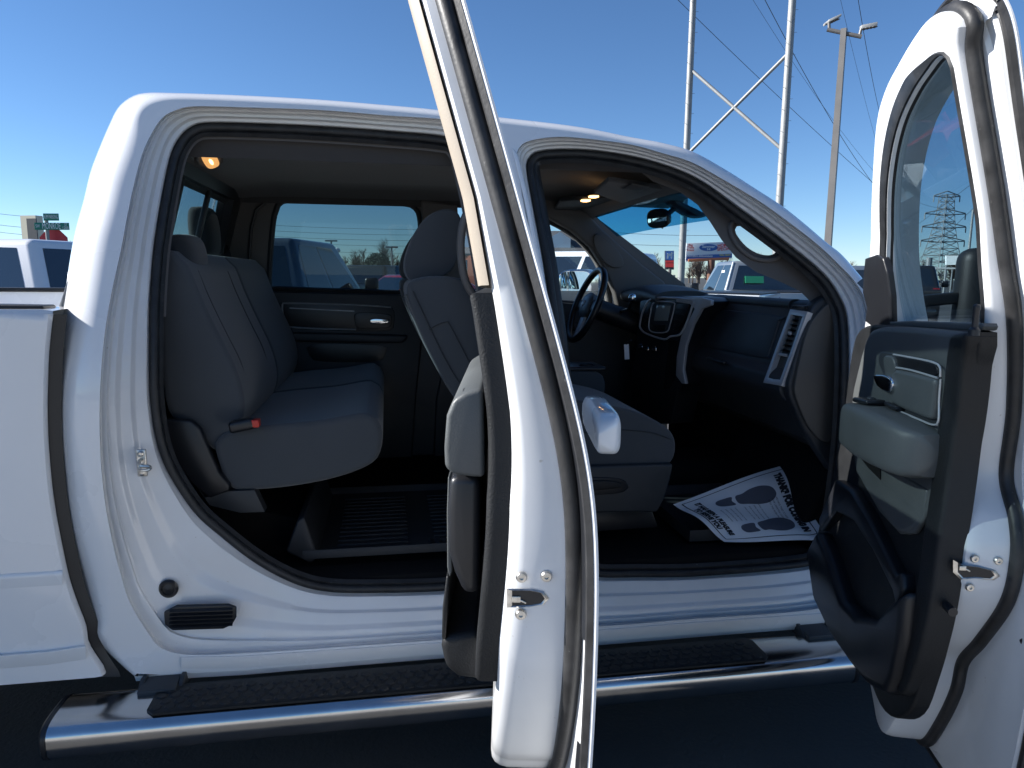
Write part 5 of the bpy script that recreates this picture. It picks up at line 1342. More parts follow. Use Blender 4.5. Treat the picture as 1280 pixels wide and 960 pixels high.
def vehicle(name, label, cat, paint, x, y, az, kind='pickup', sc_=1.0, group=None, pillar=None, cap=False):
    """az: heading, degrees clockwise from +Y. local +x is forward"""
    root = empty(name, (x, y, 0), math.radians(90-az)); root.scale = (sc_,)*3; tag(root, label, cat, group)
    L0, L1, Wd = -2.75, 2.85, .98
    if kind == 'pickup':
        low = [(L0,.62),(L0,1.32),(-.98,1.34),(-.98,1.26),(1.15,1.22),(2.45,1.16),(2.78,1.02),(L1,.60),(L1-.08,.42),(2.35,.42)]
        cab = (-.96, .62, -.80, 1.32, 1.24, 1.93)
    elif kind == 'suv':
        low = [(-2.45,.55),(-2.5,1.20),(-2.40,1.28),(1.05,1.24),(2.2,1.14),(2.5,.98),(2.55,.50),(2.3,.40)]
        cab = (-2.42, .35, -2.15, 1.10, 1.24, 1.90)
    else:
        low = [(-2.3,.5),(-2.35,.95),(-2.2,1.02),(1.2,.98),(2.2,.85),(2.35,.6),(2.3,.35)]
        cab = (-1.7, .25, -1.0, 1.2, .98, 1.48)
    r = .42 if kind != 'car' else .33
    fx_, rx_ = (1.95, -1.70) if kind != 'car' else (1.45, -1.45)
    arch = []
    for cx in (fx_, rx_):
        arch += [(cx+(r+.06)*math.cos(a), max(.38, r+(r+.06)*math.sin(a))) for a in np.linspace(0, math.pi, 9)]
    polyl = low+[(fx_+r+.1, .38)]+arch[:9]+[(rx_+r+.1, .38)]+arch[9:]+[(rx_-r-.1, .40)]
    t = MB(); t.prism([(a, -Wd, b) for a, b in polyl], (0, 2*Wd, 0), .05, 3, ang=20); 
    body_ = t.build('body', paint, root, ang=45)
    x0, xt1, xt0, x1, zb, zt = cab[0], cab[1], cab[2], cab[3], cab[4], cab[5]
    wb, wt = Wd-.03, Wd-.22
    B = {'rb': (x0,-wb,zb), 'lb': (x0,wb,zb), 'rf': (x1,-wb,zb), 'lf': (x1,wb,zb), 'Rb': (xt0,-wt,zt), 'Lb': (xt0,wt,zt), 'Rf': (xt1,-wt,zt), 'Lf': (xt1,wt,zt)}
    b = bmesh.new(); V = {k: b.verts.new(v) for k, v in B.items()}
    for f in (('rb','rf','Rf','Rb'), ('lf','lb','Lb','Lf'), ('lb','rb','Rb','Lb'), ('rf','lf','Lf','Rf'), ('Rb','Rf','Lf','Lb'), ('rb','lb','lf','rf')): b.faces.new([V[k] for k in f])
    bmesh.ops.recalc_face_normals(b, faces=list(b.faces))
    bmesh.ops.bevel(b, geom=list(b.edges), offset=.07, segments=4, profile=.5, affect='EDGES')
    t = MB(); t.merge(b); cabn = t.build('cab' if kind == 'pickup' else 'roof', paint, root, ang=50)
    def win(keys, uv, nm='window', m=m_cg, off=.004):
        P = facepoly([B[k] for k in keys], uv); n = np.cross(P[1]-P[0], P[2]-P[1]); n /= np.linalg.norm(n)
        c = np.mean([B[k] for k in B], 0)
        if n @ (np.mean(P, 0)-c) < 0: n = -n
        t = MB(); t.prism([p+n*off for p in P], -n*.02, .0); return t.build(nm, m, cabn)
    for q in (('rb','rf','Rf','Rb'), ('lb','lf','Lf','Lb')):
        if kind == 'suv':
            win(q, [(.50,.10),(.73,.10),(.74,.88),(.50,.88)]); win(q, [(.76,.10),(.93,.10),(.80,.88),(.77,.88)]); win(q, [(.28,.10),(.48,.10),(.48,.88),(.27,.88)]); win(q, [(.05,.12),(.255,.10),(.25,.88),(.07,.86)], 'quarter_window')
        else:
            win(q, [(.08,.10),(.42,.10),(.42,.88),(.08,.88)]); win(q, [(.46,.10),(.92,.10),(.80,.88),(.46,.88)])
    win(('rb','lb','Lb','Rb'), [(.07,.14),(.93,.14),(.92,.86),(.08,.86)], 'rear_window'); win(('lf','rf','Rf','Lf'), [(.05,.05),(.95,.05),(.93,.92),(.07,.92)], 'windshield')
    if pillar is not None: win(('lb','lf','Lf','Lb'), [(.0,.04),(.05,.04),(.05,.97),(.0,.97)], 'cab_corner_trim', pillar, .006)
    for cx in (fx_, rx_):
        for s_ in (-1, 1): wheel('wheel', (cx, s_*(Wd-.13), r), r, .24, root)
    bx = low[0][0]
    for s_ in (-1, 1):
        t = MB(); t.box((bx+.02, s_*(Wd-.12), 1.08 if kind != 'car' else .82), (.06, .18, .36 if kind != 'car' else .16), .02); t.build('tail_light', m_tail, root)
        t = MB(); t.box((low[-3][0]-.07 if kind == 'pickup' else low[-2][0]-.10, s_*(Wd-.24), .86 if kind != 'car' else .68), (.16, .34, .18), .04, 3); t.build('headlight', m_head, root)
        t = MB(); t.box((x1-.18, s_*(Wd+.14), zb+.12), (.10, .20, .20), .04, 3); t.build('side_mirror', m_blacks if paint is not m_pw else m_chrome, root)
    t = MB(); t.box((bx-.06, 0, .58), (.16, 1.8, .20), .04, 3); t.build('bumper', m_chrome if kind == 'pickup' else paint, root)
    t = MB(); t.box(((L1 if kind == 'pickup' else low[-2][0])-.02, 0, .78), (.06, 1.0, .24), .02); t.build('grille', m_blacks, root)
    if kind == 'pickup':
        t = MB(); t.box(((L0-.98)/2, 0, 1.335), (1.70, 1.66, .02), .004); t.build('bed_cover', m_blacks, root)
        t = MB(); t.box((L0-.012, 0, 1.12), (.03, .24, .06), .01); t.build('tailgate_handle', m_blacks, root)
    return root

# silver-blue SUV behind the cargo bed
c_ = gpos(50, 8.0)
hd = R_(-82)      # heading towards -X and slightly away
az1 = -68
f_ = np.array([math.sin(R_(az1)), math.cos(R_(az1))]); l_ = np.array([-f_[1], f_[0]])   # forward, left
corner_local = np.array([-2.42, .95])      # rear left corner of the cabin
org = c_[:2]-(f_*corner_local[0]+l_*corner_local[1])*.955
vehicle('parked_suv', 'pale silver SUV parked behind the white cargo bed at the left edge', 'SUV', m_psil, org[0], org[1], az1, 'suv', .955)
def put(px, D, az, corner):
    """place so that the given local point stands under photo column px at distance D"""
    f = np.array([math.sin(R_(az)), math.cos(R_(az))]); l = np.array([-f[1], f[0]]); c = gpos(px, D)[:2]
    return c-(f*corner[0]+l*corner[1])
q = put(380, 8.8, 16, (-.96, -.95)); vehicle('parked_pickup', 'blue grey pickup with dark rear window seen through the rear side window', 'pickup truck', m_pblue, q[0], q[1], 16)
q = put(460, 21, 5, (-2.7, 0)); vehicle('parked_pickup', 'black pickup parked before the bare trees, seen low in the rear side window', 'pickup truck', m_pdk, q[0], q[1], 30, sc_=.93)
q = put(497, 17, 25, (-2.3, 0)); vehicle('parked_car', 'red car beside the front seat, low in the rear side window', 'car', m_pred, q[0], q[1], 60, 'car', 1.02)
q = put(722, 11.5, -40, (.3, 0)); vehicle('parked_pickup', 'white pickup beside the brick house, seen through the front side window', 'pickup truck', m_pw, q[0], q[1], -52, sc_=.97)
q = put(905, 14.5, 12, (-.96, .95)); grp = vehicle('parked_pickup', 'grey pickup with cream cab corner and a window sheet, seen through the windshield', 'pickup truck', m_pgr, q[0], q[1], 12, pillar=m_pw, sc_=.95)
q = put(1018, 17, 25, (-.96, .95)); vehicle('parked_suv', 'dark blue SUV right of the grey pickup, seen through the windshield', 'SUV', m_pblue, q[0], q[1], 25, 'suv', .93)
q = put(1124, 26, 100, (-.2, 0)); vehicle('parked_suv', 'black SUV seen through the glass of the open front door', 'SUV', m_pdk, q[0], q[1], 40, 'suv', 1.0)
# sheet in the side window and green sticker in the rear window of the grey pickup
m_green = mat('green_sticker', (.02, .25, .12), .5)
def onveh(root, p): 
    return root.matrix_basis @ Vector(p)
t = MB(); t.prism([(-.42,.885,1.34),(-.12,.885,1.34),(-.12,.815,1.74),(-.36,.815,1.74)], (0, .006, 0)); sh_ = t.build('window_sheet', m_paper, grp)
t = MB(); t.prism([(-.968+.02,.55,1.48),(-.968+.02,.18,1.48),(-.93+.02,.18,1.62),(-.93+.02,.55,1.62)], (-.03, 0, 0)); t.build('rear_window_sticker', m_green, grp)

# ---- poles, braces, lamps
def round_pole(px, pyt, D, r0, r1, name, m, parent=None, n=16, pxb=None):
    top = PD(px, pyt, D); b = np.array([top[0], top[1], 0.0])
    t = MB(); t.tube([b, top], [r0, r1], n); return t, b, top
tp1 = PD(866.6, 0, 40.0); tp2 = PD(990.6, 0, 38.0)
H = 32.0
hf = empty('power_pole_frame', (tp1[0], tp1[1], 0)); tag(hf, 'tall pair of pale steel power poles joined by an X brace, rising behind the windshield', 'power pole')
def rel(p, o): return np.array(p)-np.array(o)
o1 = np.array([tp1[0], tp1[1], 0.0])
for tp, r in ((tp1, .18), (tp2, .19)):
    t = MB(); t.tube([rel((tp[0], tp[1], 0), o1), rel((tp[0], tp[1], H), o1)], [r*1.05, r*.72], 20)
    pl = t.build('pole', m_zinc, hf, ang=60)
    t = MB()
    for k in range(60):
        z = 1.0+k*.5; s_ = 1 if k % 2 else -1; a = rel((tp[0], tp[1], z), o1); t.tube([a+np.array([-s_*r*.6, -.05, 0])*1.0, a+np.array([-s_*(r*.6+.16), -.1, 0])], .009, 5)
    t.build('climbing_pegs', m_zinc, pl)
def on2(px, py, tp): # height on a vertical pole
    D = math.hypot(tp[0]-CAM[0], tp[1]-CAM[1]); return np.array([tp[0], tp[1], PD(px, py, D)[2]])
for a, b in ((on2(866, 86, tp1), on2(974, 188, tp2)), (on2(985, 66, tp2), on2(862, 194, tp1))):
    t = MB(); t.tube([rel(a, o1), rel(b, o1)], .085, 10); t.build('cross_brace', m_zinc, hf, ang=60)
t = MB(); t.box(rel(((tp1[0]+tp2[0])/2, (tp1[1]+tp2[1])/2, 27), o1), (math.hypot(tp1[0]-tp2[0], tp1[1]-tp2[1])+5, .35, .4), .03, rot=Matrix.Rotation(math.atan2(tp2[1]-tp1[1], tp2[0]-tp1[0]), 3, 'Z')); t.build('cross_arm', m_zinc, hf)
# two-headed lot light
LD = 20.0; lt = PD(1055, 36, LD); lo = np.array([lt[0], lt[1], 0.0])
lp = empty('lot_light', tuple(lo)); tag(lp, 'tall square light pole with two flat lamp heads in the open sky', 'light pole')
t = MB(); t.tube([(0, 0, 0), (0, 0, lt[2])], [.125, .09], 4); t.build('pole', m_pole, lp, ang=20)
def dR(px, py): return rel(PD(px, py, LD), lo)
t = MB(); t.tube([dR(1034, 37), dR(1077, 46)], .05, 10); t.build('cross_arm', m_pole, lp)
for (a, b), hd_, w in (((1036.5, 37), [(1036,27.5),(1052,20),(1058,23),(1043,29)], 0), ((1074.5, 44), [(1077,36),(1097,32),(1098.5,36),(1079,39)], 1)):
    hp_ = [dR(*q) for q in hd_]
    t = MB(); t.tube([dR(a, b), (dR(a, b)+hp_[0])/2+np.array([0, 0, .03]), hp_[0]], .035, 8)
    base_ = hp_[0]; ax1 = hp_[1]-hp_[0]; dpt = np.array([FW[0], FW[1], 0])*(.34 if w == 0 else .12)
    t2 = MB(); t2.prism([hp_[0], hp_[1], hp_[1]+dpt+np.array([0, 0, .0]), hp_[0]+dpt], (0, 0, .06 if w == 0 else .09), .01, 2)
    hd2 = t2.build('lamp_head', m_zinc, lp); t.build('bracket', m_pole, lp)
    t3 = MB()
    for k in range(4):
        f = .12+.22*k; t3.box(hp_[0]+ax1*f+dpt*.5+ax1*.08+np.array([0, 0, -.004]), (.12, .12, .012), .003)
    t3.build('lamp_panel', m_lensoff if 'm_lensoff' in globals() else m_pillar, hd2)

# wires: straight runs with a little sag
def wire(p0, p1, D0, D1, label, r=.022, sag=.6, group='power lines across the sky'):
    a, b = PD(p0[0], p0[1], D0), PD(p1[0], p1[1], D1); d = (b-a); a = a-d*.25; b = b+d*.12
    P = [a+(b-a)*k/30+np.array([0, 0, -sag*4*(k/30)*(1-k/30)]) for k in range(31)]
    o = empty('x') if False else None
    t = MB(); t.tube(P, r*.62, 6); o = t.build('power_line', m_wire, None); tag(o, label, 'power line', group); return o
wire((851.7, 0), (1090, 226), 48, 75, 'thin dark power line crossing behind the pale pole frame', .030, .3)
wire((963, 0), (1090, 224), 44, 75, 'dark power line running down between the pole frame and lot light', .030, .8)
wire((948, 0), (1090, 208), 52, 80, 'faint power line just left of a darker one beside the pole frame', .018, .8)
wire((1074, 0), (1098, 132), 40, 60, 'dark power line right of the lot light lamp heads', .024, .3)
wire((1052, 0), (1093, 167), 50, 75, 'faint power line passing behind the lot light lamp heads', .016, .3)
wire((1237, 166), (1290, 120), 60, 48, 'power line at the right edge beside the open front door', .022, .1)
wire((1237, 200), (1290, 160), 60, 50, 'lower power line at the right edge beside the open front door', .022, .1)
wire((1120, 300), (1240, 210), 110, 70, 'power line rising behind the glass of the open front door', .03, .1)
wire((1125, 345), (1240, 238), 110, 70, 'lower power line rising behind the glass of the open front door', .03, .1)
wire((1113, 232), (1170, 258), 90, 120, 'power line between wooden pole and lattice tower behind the door glass', .03, .5)
for k, y in enumerate((267, 281, 290, 300)):
    wire((-20, y-4), (60, y+4), 90, 90, 'faint level power line left of the white cab, line %s from the top' % ('first', 'second', 'third', 'fourth')[k], .03, .2)
for k, y in enumerate((280, 287, 294, 301, 310)):
    wire((340, y), (530, y+6), 120, 110, 'faint level power line seen in the rear side window, %s from the top' % ('first', 'second', 'third', 'fourth', 'fifth')[k], .035, .3)
for k, (y, y2) in enumerate(((286, 293), (300, 306))):
    wire((735, y), (900, y2), 100, 100, ('upper' if k == 0 else 'lower')+' faint power line seen through the windshield', .04, .4)

# distant light poles beyond the rear side window
for px_, yt, D, lab, hd_ in ((414, 301, 75, 'slim light pole, leftmost in the rear side window', 0), (421.5, 313, 85, 'light pole with a bright globe above the black pickup', 1), (489.5, 309, 70, 'pale light pole before the trees nearest the front seat', 0)):
    tp = PD(px_, yt, D); e = empty('light_pole', (tp[0], tp[1], 0)); tag(e, lab, 'light pole', 'distant light poles')
    t = MB(); t.tube([(0, 0, 0), (0, 0, tp[2])], [.12, .08], 8); t.build('pole', m_zinc, e)
    if hd_: t = MB(); t.lathe([(0, -.35), (.28, -.2), (.38, 0), (.28, .2), (0, .35)], (0, 0, tp[2]), (0, 0, 1), 14); t.build('lamp_globe', m_head, e)
    else: t = MB(); t.box((0, 0, tp[2]), (1.2, .4, .14), .03); t.build('lamp_head', m_zinc, e)

# ---- street sign, stop sign, dark box sign at the left
m_sgreen = mat('street_sign_green', (.01, .20, .13), .45); m_swhite = mat('sign_white', (.80, .82, .80), .5); m_sred = mat('stop_sign_red', (.50, .03, .04), .45)
m_cream = mat('cream_sign_panel', (.62, .58, .44), .6); m_dk = mat('dark_sign_panel', (.04, .045, .05), .5)
SD = 17.0; sp = gpos(64, SD)
ss = empty('street_sign', tuple(sp)); tag(ss, 'green street name signs crossed on one post above a red stop sign', 'street sign')
t = MB(); t.cyl((0, 0, 0), (0, 0, zat(64, 272, SD)), .035, 10); t.build('post', m_zinc, ss)
def blade(px0, px1, py0, py1, body, small=None, D=SD, parent=ss, org_=sp):
    a = PD(px0, py1, D)-org_; b = PD(px1, py1, D)-org_; h = zat(px0, py0, D)-zat(px0, py1, D); d = (b-a); w = np.linalg.norm(d[:2]); u = d/w; n = np.array([u[1], -u[0], 0])
    if n @ (CAM-org_-a) < 0: n = -n
    a = a+n*.055; b = b+n*.055
    t = MB(); t.prism([a, b, b+np.array([0, 0, h]), a+np.array([0, 0, h])], n*-.012, .002); o = t.build('name_blade', m_sgreen, parent)
    c = (a+b)/2+np.array([0, 0, h/2])+n*.004
    if n @ (CAM-org_-c) < 0: c -= n*.02
    for txt, ox, oz, hh, ww in body:
        place_text(txt, lambda x, y, ox=ox, oz=oz: c+u*(x+ox*w)+np.array([0, 0, y+oz*h]), hh*h*1.3, m_swhite, o, 'lettering', .0, ww*w)
    return o
blade(43.5, 87, 278.5, 287.5, [('MONROE', -.02, 0, .95, .52), ('SW', -.41, 0, .5, .12), ('ST', .40, .22, .42, .08), ('1200', .38, -.22, .40, .17)])
blade(54.5, 74, 267, 276, [('KIM PARKING', 0, 0, .62, .86)])
t = MB(); so_ = PD(67, 299, SD+.1)-sp; oc = [(so_[0]+.30*math.cos(a)*RT[0], so_[1]+.30*math.cos(a)*RT[1], so_[2]+.30*math.sin(a)-.08) for a in np.linspace(math.pi/8, math.pi*2+math.pi/8, 8, endpoint=False)]
t.prism(oc, (FW[0]*.01, FW[1]*.01, 0)); t.build('stop_sign', m_sred, ss)
bs = gpos(46, 26); be_ = empty('box_sign', tuple(bs)); tag(be_, 'square cream and dark box sign on a post behind the green street sign', 'sign')
t = MB(); t.box((0, 0, zat(46, 286, 26)), (.55, .25, .75), .0, rot=Matrix.Rotation(-.4, 3, 'Z')); t.build('sign_box', m_cream, be_, smooth=False)
t = MB(); t.cyl((0, 0, 0), (0, 0, zat(46, 290, 26)), .05, 8); t.build('post', m_pole, be_)
t = MB(); t.box((.06, -.15, zat(46, 287, 26)), (.34, .03, .62), 0, rot=Matrix.Rotation(-.4, 3, 'Z')); t.build('sign_face', m_dk, be_)

# ---- billboard and tall sign seen through the windshield
m_bb = mat('billboard_white', (.72, .76, .78), .6); m_bblue = mat('billboard_blue', (.03, .12, .38), .5); m_bred = mat('billboard_red', (.62, .04, .04), .5); m_bor = mat('billboard_orange', (.55, .17, .06), .6); m_by = mat('billboard_yellow', (.75, .62, .12), .5)
BD = 95.0; bo = gpos(890, BD); bb = empty('billboard', tuple(bo)); tag(bb, 'large white billboard with a blue oval and red lettering above the grey pickup', 'billboard')
bu = np.array([RT[0], RT[1], 0]); bu /= np.linalg.norm(bu); bn = np.array([bu[1], -bu[0], 0])
if bn @ (CAM-bo) < 0: bn = -bn
def BP(px, py, off=0.0):
    d = ray(px, py); n_ = bn; p = CAM+d*(((bo-CAM)@n_)/(d@n_)); return p-bo+bn*off
t = MB(); t.prism([BP(857,327),(BP(915,323)),BP(916,302),BP(858,304)], -bn*.5, .02); bbp = t.build('board', m_bb, bb)
t = MB(); t.prism([BP(857,325.5,.03),BP(915,321.5,.03),BP(915,317,.03),BP(857.5,319.5,.03)], bn*.02); t.build('blue_band', m_bblue, bbp)
t = MB(); t.prism([BP(860,327.5,.04),BP(911,325,.04),BP(911,321.5,.04),BP(860,323.8,.04)], bn*.2, .01); t.build('catwalk', m_bor, bb)
t = MB(); t.prism([BP(885.5+11.5*math.cos(a), 309.5+4.4*math.sin(a), .03) for a in np.linspace(0, 2*math.pi, 40, endpoint=False)], bn*.03); t.build('oval_emblem', m_bblue, bbp)
def btxt(body, px, py, hpx, wpx, m, tilt=0):
    k = BD/FPX
    u2 = bu*math.cos(tilt)+np.array([0, 0, math.sin(tilt)]); v2 = np.array([0, 0, math.cos(tilt)])-bu*math.sin(tilt)
    c = BP(px, py, .08); place_text(body, lambda x, y: c+u2*x+v2*y, hpx*k*1.3, m, bbp, 'lettering', .01, wpx*k*1.04)
btxt('Sawyer', 885.5, 308.3, 3.6, 15, m_bb); btxt('54', 885.5, 311.8, 2.4, 4, m_bb)
btxt('Big', 863, 306.5, 3, 5, m_bred); btxt('Trade', 863, 309.5, 2.6, 8, m_bred); btxt('Event', 863, 312.6, 2.6, 8, m_bred)
btxt('HOME', 904, 306.8, 4.2, 13, m_bred, .1); btxt('SPECIAL', 905, 311.2, 4.2, 16, m_bred, .1); btxt('EASTERN ARKANSAS', 874, 320.2, 2.0, 30, m_bb); btxt('CALL NOW', 906, 318.8, 1.8, 13, m_by)
t = MB(); pm = BP(889, 330); t.cyl((pm[0], pm[1], -0.0), (pm[0], pm[1], pm[2]+.5), .45, 14); t.build('post', mat('rust_steel', (.16, .07, .04), .7), bb)
TD = 70.0; to = gpos(837, TD); ts = empty('tall_sign', tuple(to)); tag(ts, 'tall narrow blue and red sign left of the thick pale pole', 'sign')
k = TD/FPX
def tb(px0, px1, py0, py1, m, nm, par, off=0.0, th=.3):
    a = PD(px0, py1, TD)-to; b = PD(px1, py1, TD)-to; c = PD(px1, py0, TD)-to; d = PD(px0, py0, TD)-to
    t = MB(); n_ = -np.array([FW[0], FW[1], 0]); t.prism([p+n_*off for p in (a, b, c, d)], -n_*th, .0); return t.build(nm, m, par)
fr_ = tb(831.5, 842.5, 313.5, 337, m_dk, 'sign_frame', ts); tb(832, 842, 314, 325, m_bblue, 'blue_panel', fr_, .05, .04); tb(832, 842, 329, 334, m_bred, 'red_panel', fr_, .05, .04); tb(832, 842, 325.6, 328.2, m_bred, 'red_panel', fr_, .05, .04)
# white running-animal shaped mark of the upper panel
t = MB(); ctr_ = PD(837, 319.5, TD)-to-np.array([FW[0], FW[1], 0])*.12
t.prism([ctr_+bu*x*k+np.array([0, 0, y*k]) for x, y in ((-3.4,-3.6),(-3,1.5),(-3.8,3.2),(-1.8,2.4),(1.2,2.2),(2.2,4),(3.6,3.2),(3,1.2),(2.8,-3.4),(1.4,-3.4),(1,-.6),(-1,-.6),(-1.6,-3.6))], tuple(bu*0+np.array([-FW[0], -FW[1], 0])*.03)); t.build('white_mark', m_swhite, fr_)
t = MB(); t.cyl((0, 0, 0), (0, 0, zat(837, 336, TD)), .16, 10); t.build('post', m_pole, ts)
e_ = gpos(836, 60); t = MB(); t.box((e_[0], e_[1], zat(836, 349, 60)/2+.1), (.9, .6, zat(836, 341, 60)), .03); o = t.build('utility_cabinet', m_cream, None); tag(o, 'small cream utility cabinet at the foot of the thick pale pole', 'cabinet')

# ---- house seen through the front side window
m_brick = mat('red_brick', (.30, .10, .06), .9, bump=(30, .4, .01)); m_roofs = mat('grey_shingles', (.06, .06, .065), .9, bump=(20, .4, .01)); m_trimw = mat('white_house_trim', (.70, .70, .68), .6)
HD = 60.0; ho = gpos(652, HD); hs_ = empty('brick_house', tuple(ho), math.radians(-14)); tag(hs_, 'red brick house with grey shingle roof and white dormers beyond the steering wheel', 'house'); hs_.scale = (1.3,)*3
t = MB(); t.box((0, 3, 1.35), (11, 6, 2.7), .02); t.prism([(-5.5, 0.0, 2.7), (-5.5, 6.0, 2.7), (-5.5, 3, 4.1)], (11, 0, 0)); t.build('wall', m_brick, hs_)
t = MB(); t.prism([(-5.9, -.4, 2.55), (-5.9, 3, 4.2), (-5.9, 6.4, 2.55), (-5.9, 6.4, 2.43), (-5.9, 3, 4.06), (-5.9, -.4, 2.43)], (11.8, 0, 0)); rfh = t.build('roof', m_roofs, hs_)
for x in (-3.2, -.4, 2.4):
    t = MB(); t.prism([(x-.7, .5, 2.8), (x+.7, .5, 2.8), (x+.7, .5, 3.55), (x, .5, 4.0), (x-.7, .5, 3.55)], (0, 1.6, 0)); dmr = t.build('dormer', m_trimw, rfh)
for x in (-4, -1.5, 1.5, 4): t = MB(); t.box((x, -.02, 1.5), (1.0, .06, 1.3), .01); w_ = t.build('window', m_cg, hs_); 
t = MB(); t.box((0, -.06, 2.6), (11.8, .08, .2), .01); t.build('eave_board', m_trimw, hs_)

# ---- lattice tower, pole and sign behind the front door glass
TT = 150.0; tt = gpos(1174, TT); tw = empty('lattice_tower', tuple(tt)); tag(tw, 'steel lattice power tower seen through the open front door glass', 'power tower')
zt_ = zat(1174, 244, TT); t = MB()
def hw(z): return 2.6*(1-min(z/zt_, 1))**1.8+.85
lv = np.linspace(0, zt_, 15)
for i in range(len(lv)-1):
    a, b = lv[i], lv[i+1]; A_, B_ = hw(a), hw(b)
    ca = [(-A_,-A_),(A_,-A_),(A_,A_),(-A_,A_)]; cb = [(-B_,-B_),(B_,-B_),(B_,B_),(-B_,B_)]
    for k in range(4):
        j = (k+1) % 4; t.tube([(*ca[k], a), (*cb[k], b)], .08, 4); t.tube([(*ca[k], a), (*cb[j], b)], .045, 4); t.tube([(*ca[j], a), (*cb[k], b)], .045, 4); t.tube([(*cb[k], b), (*cb[j], b)], .045, 4)
t.build('lattice', m_zinc, tw)
for zz, ln in ((.80, 3.6), (.66, 3.9), (.51, 3.9), (.985, 2.3)):
    t = MB(); z = zt_*zz
    for s_ in (-1, 1):
        e = np.array([RT[0], RT[1], 0])*s_*ln
        t.tube([(0, 0, z+.9), tuple(e+np.array([0, 0, z+.1]))], .09, 4); t.tube([(0, 0, z-.2), tuple(e+np.array([0, 0, z]))], .09, 4); t.tube([tuple(e+np.array([0, 0, z])), tuple(e+np.array([0, 0, z-1.0]))], .10, 6)
    t.build('cross_arm', m_zinc, tw)
for px_, yt, D, r, lab in ((1115.5, 221, 85, .22, 'wooden power pole with cross arms at the left of the open door glass'), (1162, 322, 70, .30, 'short pale pole in front of the lattice tower'), (1216.5, 262, 60, .10, 'thin leaning mast beside the mirror behind the door glass')):
    tp = PD(px_, yt, D); e = empty('utility_pole', (tp[0], tp[1], 0)); tag(e, lab, 'pole')
    t = MB(); t.tube([(0, 0, 0), (0, 0, tp[2])], [r, r*.75], 10); t.build('pole', m_zinc, e)
    if yt == 221:
        for dz in (.3, 1.6): t = MB(); t.box((0, 0, tp[2]-dz), (2.6, .16, .16), .02); t.build('cross_arm', m_pole, e)
WD = 75; wo_ = gpos(1196, WD); wsn = empty('white_sign', tuple(wo_)); tag(wsn, 'wide white sign board on posts right of the lattice tower', 'sign')
a, b, c, d = (PD(u, v, WD)-wo_ for u, v in ((1183,331),(1207,331),(1207,319.5),(1183,319.5)))
t = MB(); t.prism([a, b, c, d], (FW[0]*.2, FW[1]*.2, 0)); t.build('board', m_swhite, wsn)
for q_ in (a, b): t = MB(); t.cyl((q_[0], q_[1], 0), (q_[0], q_[1], q_[2]), .1, 8); t.build('post', m_zinc, wsn)
GR = gpos(1170, 65)
t = MB(); p0_, p1_ = gpos(1150, 66), gpos(1212, 62)
t.cyl((p0_[0], p0_[1], zat(1150, 335, 66)), (p1_[0], p1_[1], zat(1212, 336, 62)), .07, 8)
for f in (0, .33, .66, 1): q_ = p0_*(1-f)+p1_*f; t.cyl((q_[0], q_[1], 0), (q_[0], q_[1], zat(1150, 335, 66)), .05, 6)
o = t.build('overhead_rail', m_zinc, None); tag(o, 'long horizontal pipe rail on thin posts below the white sign', 'pipe rail')

# ---- bare winter trees: a few single ones, the rest one far wood
m_twig = mat('bare_twigs', (.115, .085, .065), .9, var=(.6, .3)); m_ever = mat('evergreen_leaves', (.025, .04, .022), .9, var=(1.5, .4)); m_bark = mat('bark', (.09, .075, .06), .9)
def branchy(t, base, h, rs, n=150, spread=.42, seed=0, wdt=.035):
    rr = random.Random(seed); base = Vector(base)
    for k in range(n):
        z0 = h*rr.uniform(.22, .85); a = rr.uniform(0, 2*math.pi); L = h*rr.uniform(.12, spread)*(1.15-z0/h)
        p = base+Vector((rr.gauss(0, .02)*h, rr.gauss(0, .02)*h, z0)); d = Vector((math.cos(a), math.sin(a), rr.uniform(.5, 1.6))).normalized()
        q_ = p+d*L; w = wdt*(1.2-z0/h)
        s_ = Vector((RT[0], RT[1], 0))*w*rs
        t.face([t.bm.verts.new(p-s_), t.bm.verts.new(p+s_), t.bm.verts.new(q_)])
        for _ in range(7):
            f = rr.uniform(.25, 1); m_ = p.lerp(q_, f); d2 = (d+Vector((rr.uniform(-1, 1), rr.uniform(-1, 1), rr.uniform(-.3, .9)))*.8).normalized(); e2 = m_+d2*L*rr.uniform(.25, .6)
            s2 = Vector((rr.uniform(-1, 1), rr.uniform(-1, 1), rr.uniform(-.3, .3))).normalized()*w*.55*rs
            t.face([t.bm.verts.new(m_-s2), t.bm.verts.new(m_+s2), t.bm.verts.new(e2)])
t = MB(); rr = random.Random(3)
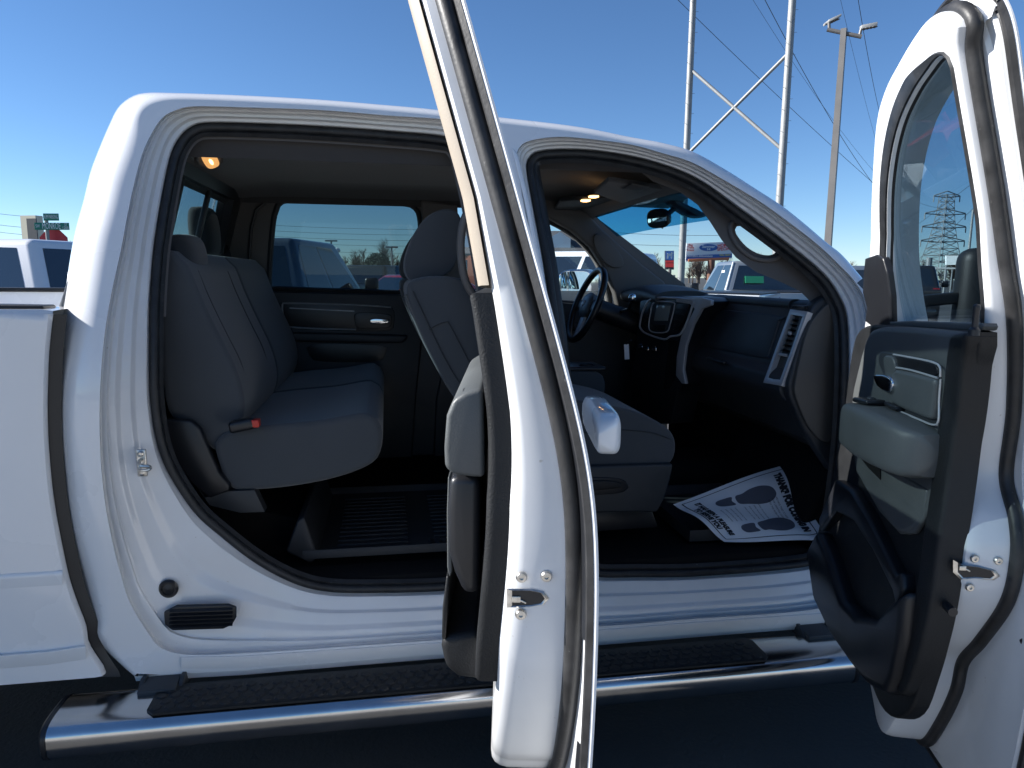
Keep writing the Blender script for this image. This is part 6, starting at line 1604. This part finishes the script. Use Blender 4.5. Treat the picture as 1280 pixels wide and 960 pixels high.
for k in range(150):
    D = rr.uniform(150, 210); px_ = rr.uniform(-350, 1750); p = gpos(px_, D); h = rr.uniform(4.5, 8.2)*(1.0 if rr.random() < .8 else 1.2)
    if 540 < px_ < 700: h *= .7
    branchy(t, p, h, 1.0, 48, .5, k, .16)
    t.tube([p, p+np.array([0, 0, h*.8])], [.22, .06], 5)
wood = t.build('bare_wood', m_twig, None, smooth=False, weld=0, recalc=False); tag(wood, None, None, None, 'stuff'); wood['label'] = 'far line of bare brown winter trees along the horizon'; wood['category'] = 'trees'
for px_, D, h, lab in ((404, 120, 6.5, 'bare tree right of the blue grey pickup'), (445, 130, 6.2, 'bare rounded tree above the black pickup'), (480, 125, 8.2, 'tallest bare tree beside the pale light pole'), (515, 118, 5.6, 'bare tree next to the front seat headrest'), (872, 110, 5.2, 'bare bush-like tree below the billboard'), (820, 120, 5.0, 'bare tree left of the tall blue and red sign'), (1190, 130, 6.2, 'bare tree below the white sign')):
    p = gpos(px_, D); e = empty('bare_tree', tuple(p)); tag(e, lab, 'tree', 'bare winter trees')
    t = MB(); branchy(t, (0, 0, 0), h, 1.0, 150, .48, px_, .09); t.build('crown', m_twig, e, smooth=False, weld=0, recalc=False)
    t = MB(); t.tube([(0, 0, 0), (.1, 0, h*.4), (0, 0, h*.8)], [.22, .15, .05], 7); t.build('trunk', m_bark, e)
p = gpos(473, 105); e = empty('evergreen_tree', tuple(p)); tag(e, 'small dark round evergreen tree among the bare trees', 'tree')
t = MB(); rr = random.Random(9)
for k in range(1500):
    a = rr.uniform(0, 2*math.pi); ph = math.acos(rr.uniform(-1, 1)); q_ = rr.uniform(.55, 1)**.6; c = Vector((1.9*q_*math.sin(ph)*math.cos(a), 1.9*q_*math.sin(ph)*math.sin(a), 2.7+1.9*q_*math.cos(ph)))
    u = Vector((rr.uniform(-1, 1), rr.uniform(-1, 1), rr.uniform(-1, 1))).normalized()*.22; v = u.orthogonal().normalized()*.22; t.face([t.bm.verts.new(c-u), t.bm.verts.new(c+v), t.bm.verts.new(c+u)])
t.build('crown', m_ever, e, smooth=False, weld=0, recalc=False); t = MB(); t.tube([(0, 0, 0), (0, 0, 2.2)], [.2, .12], 7); t.build('trunk', m_bark, e)
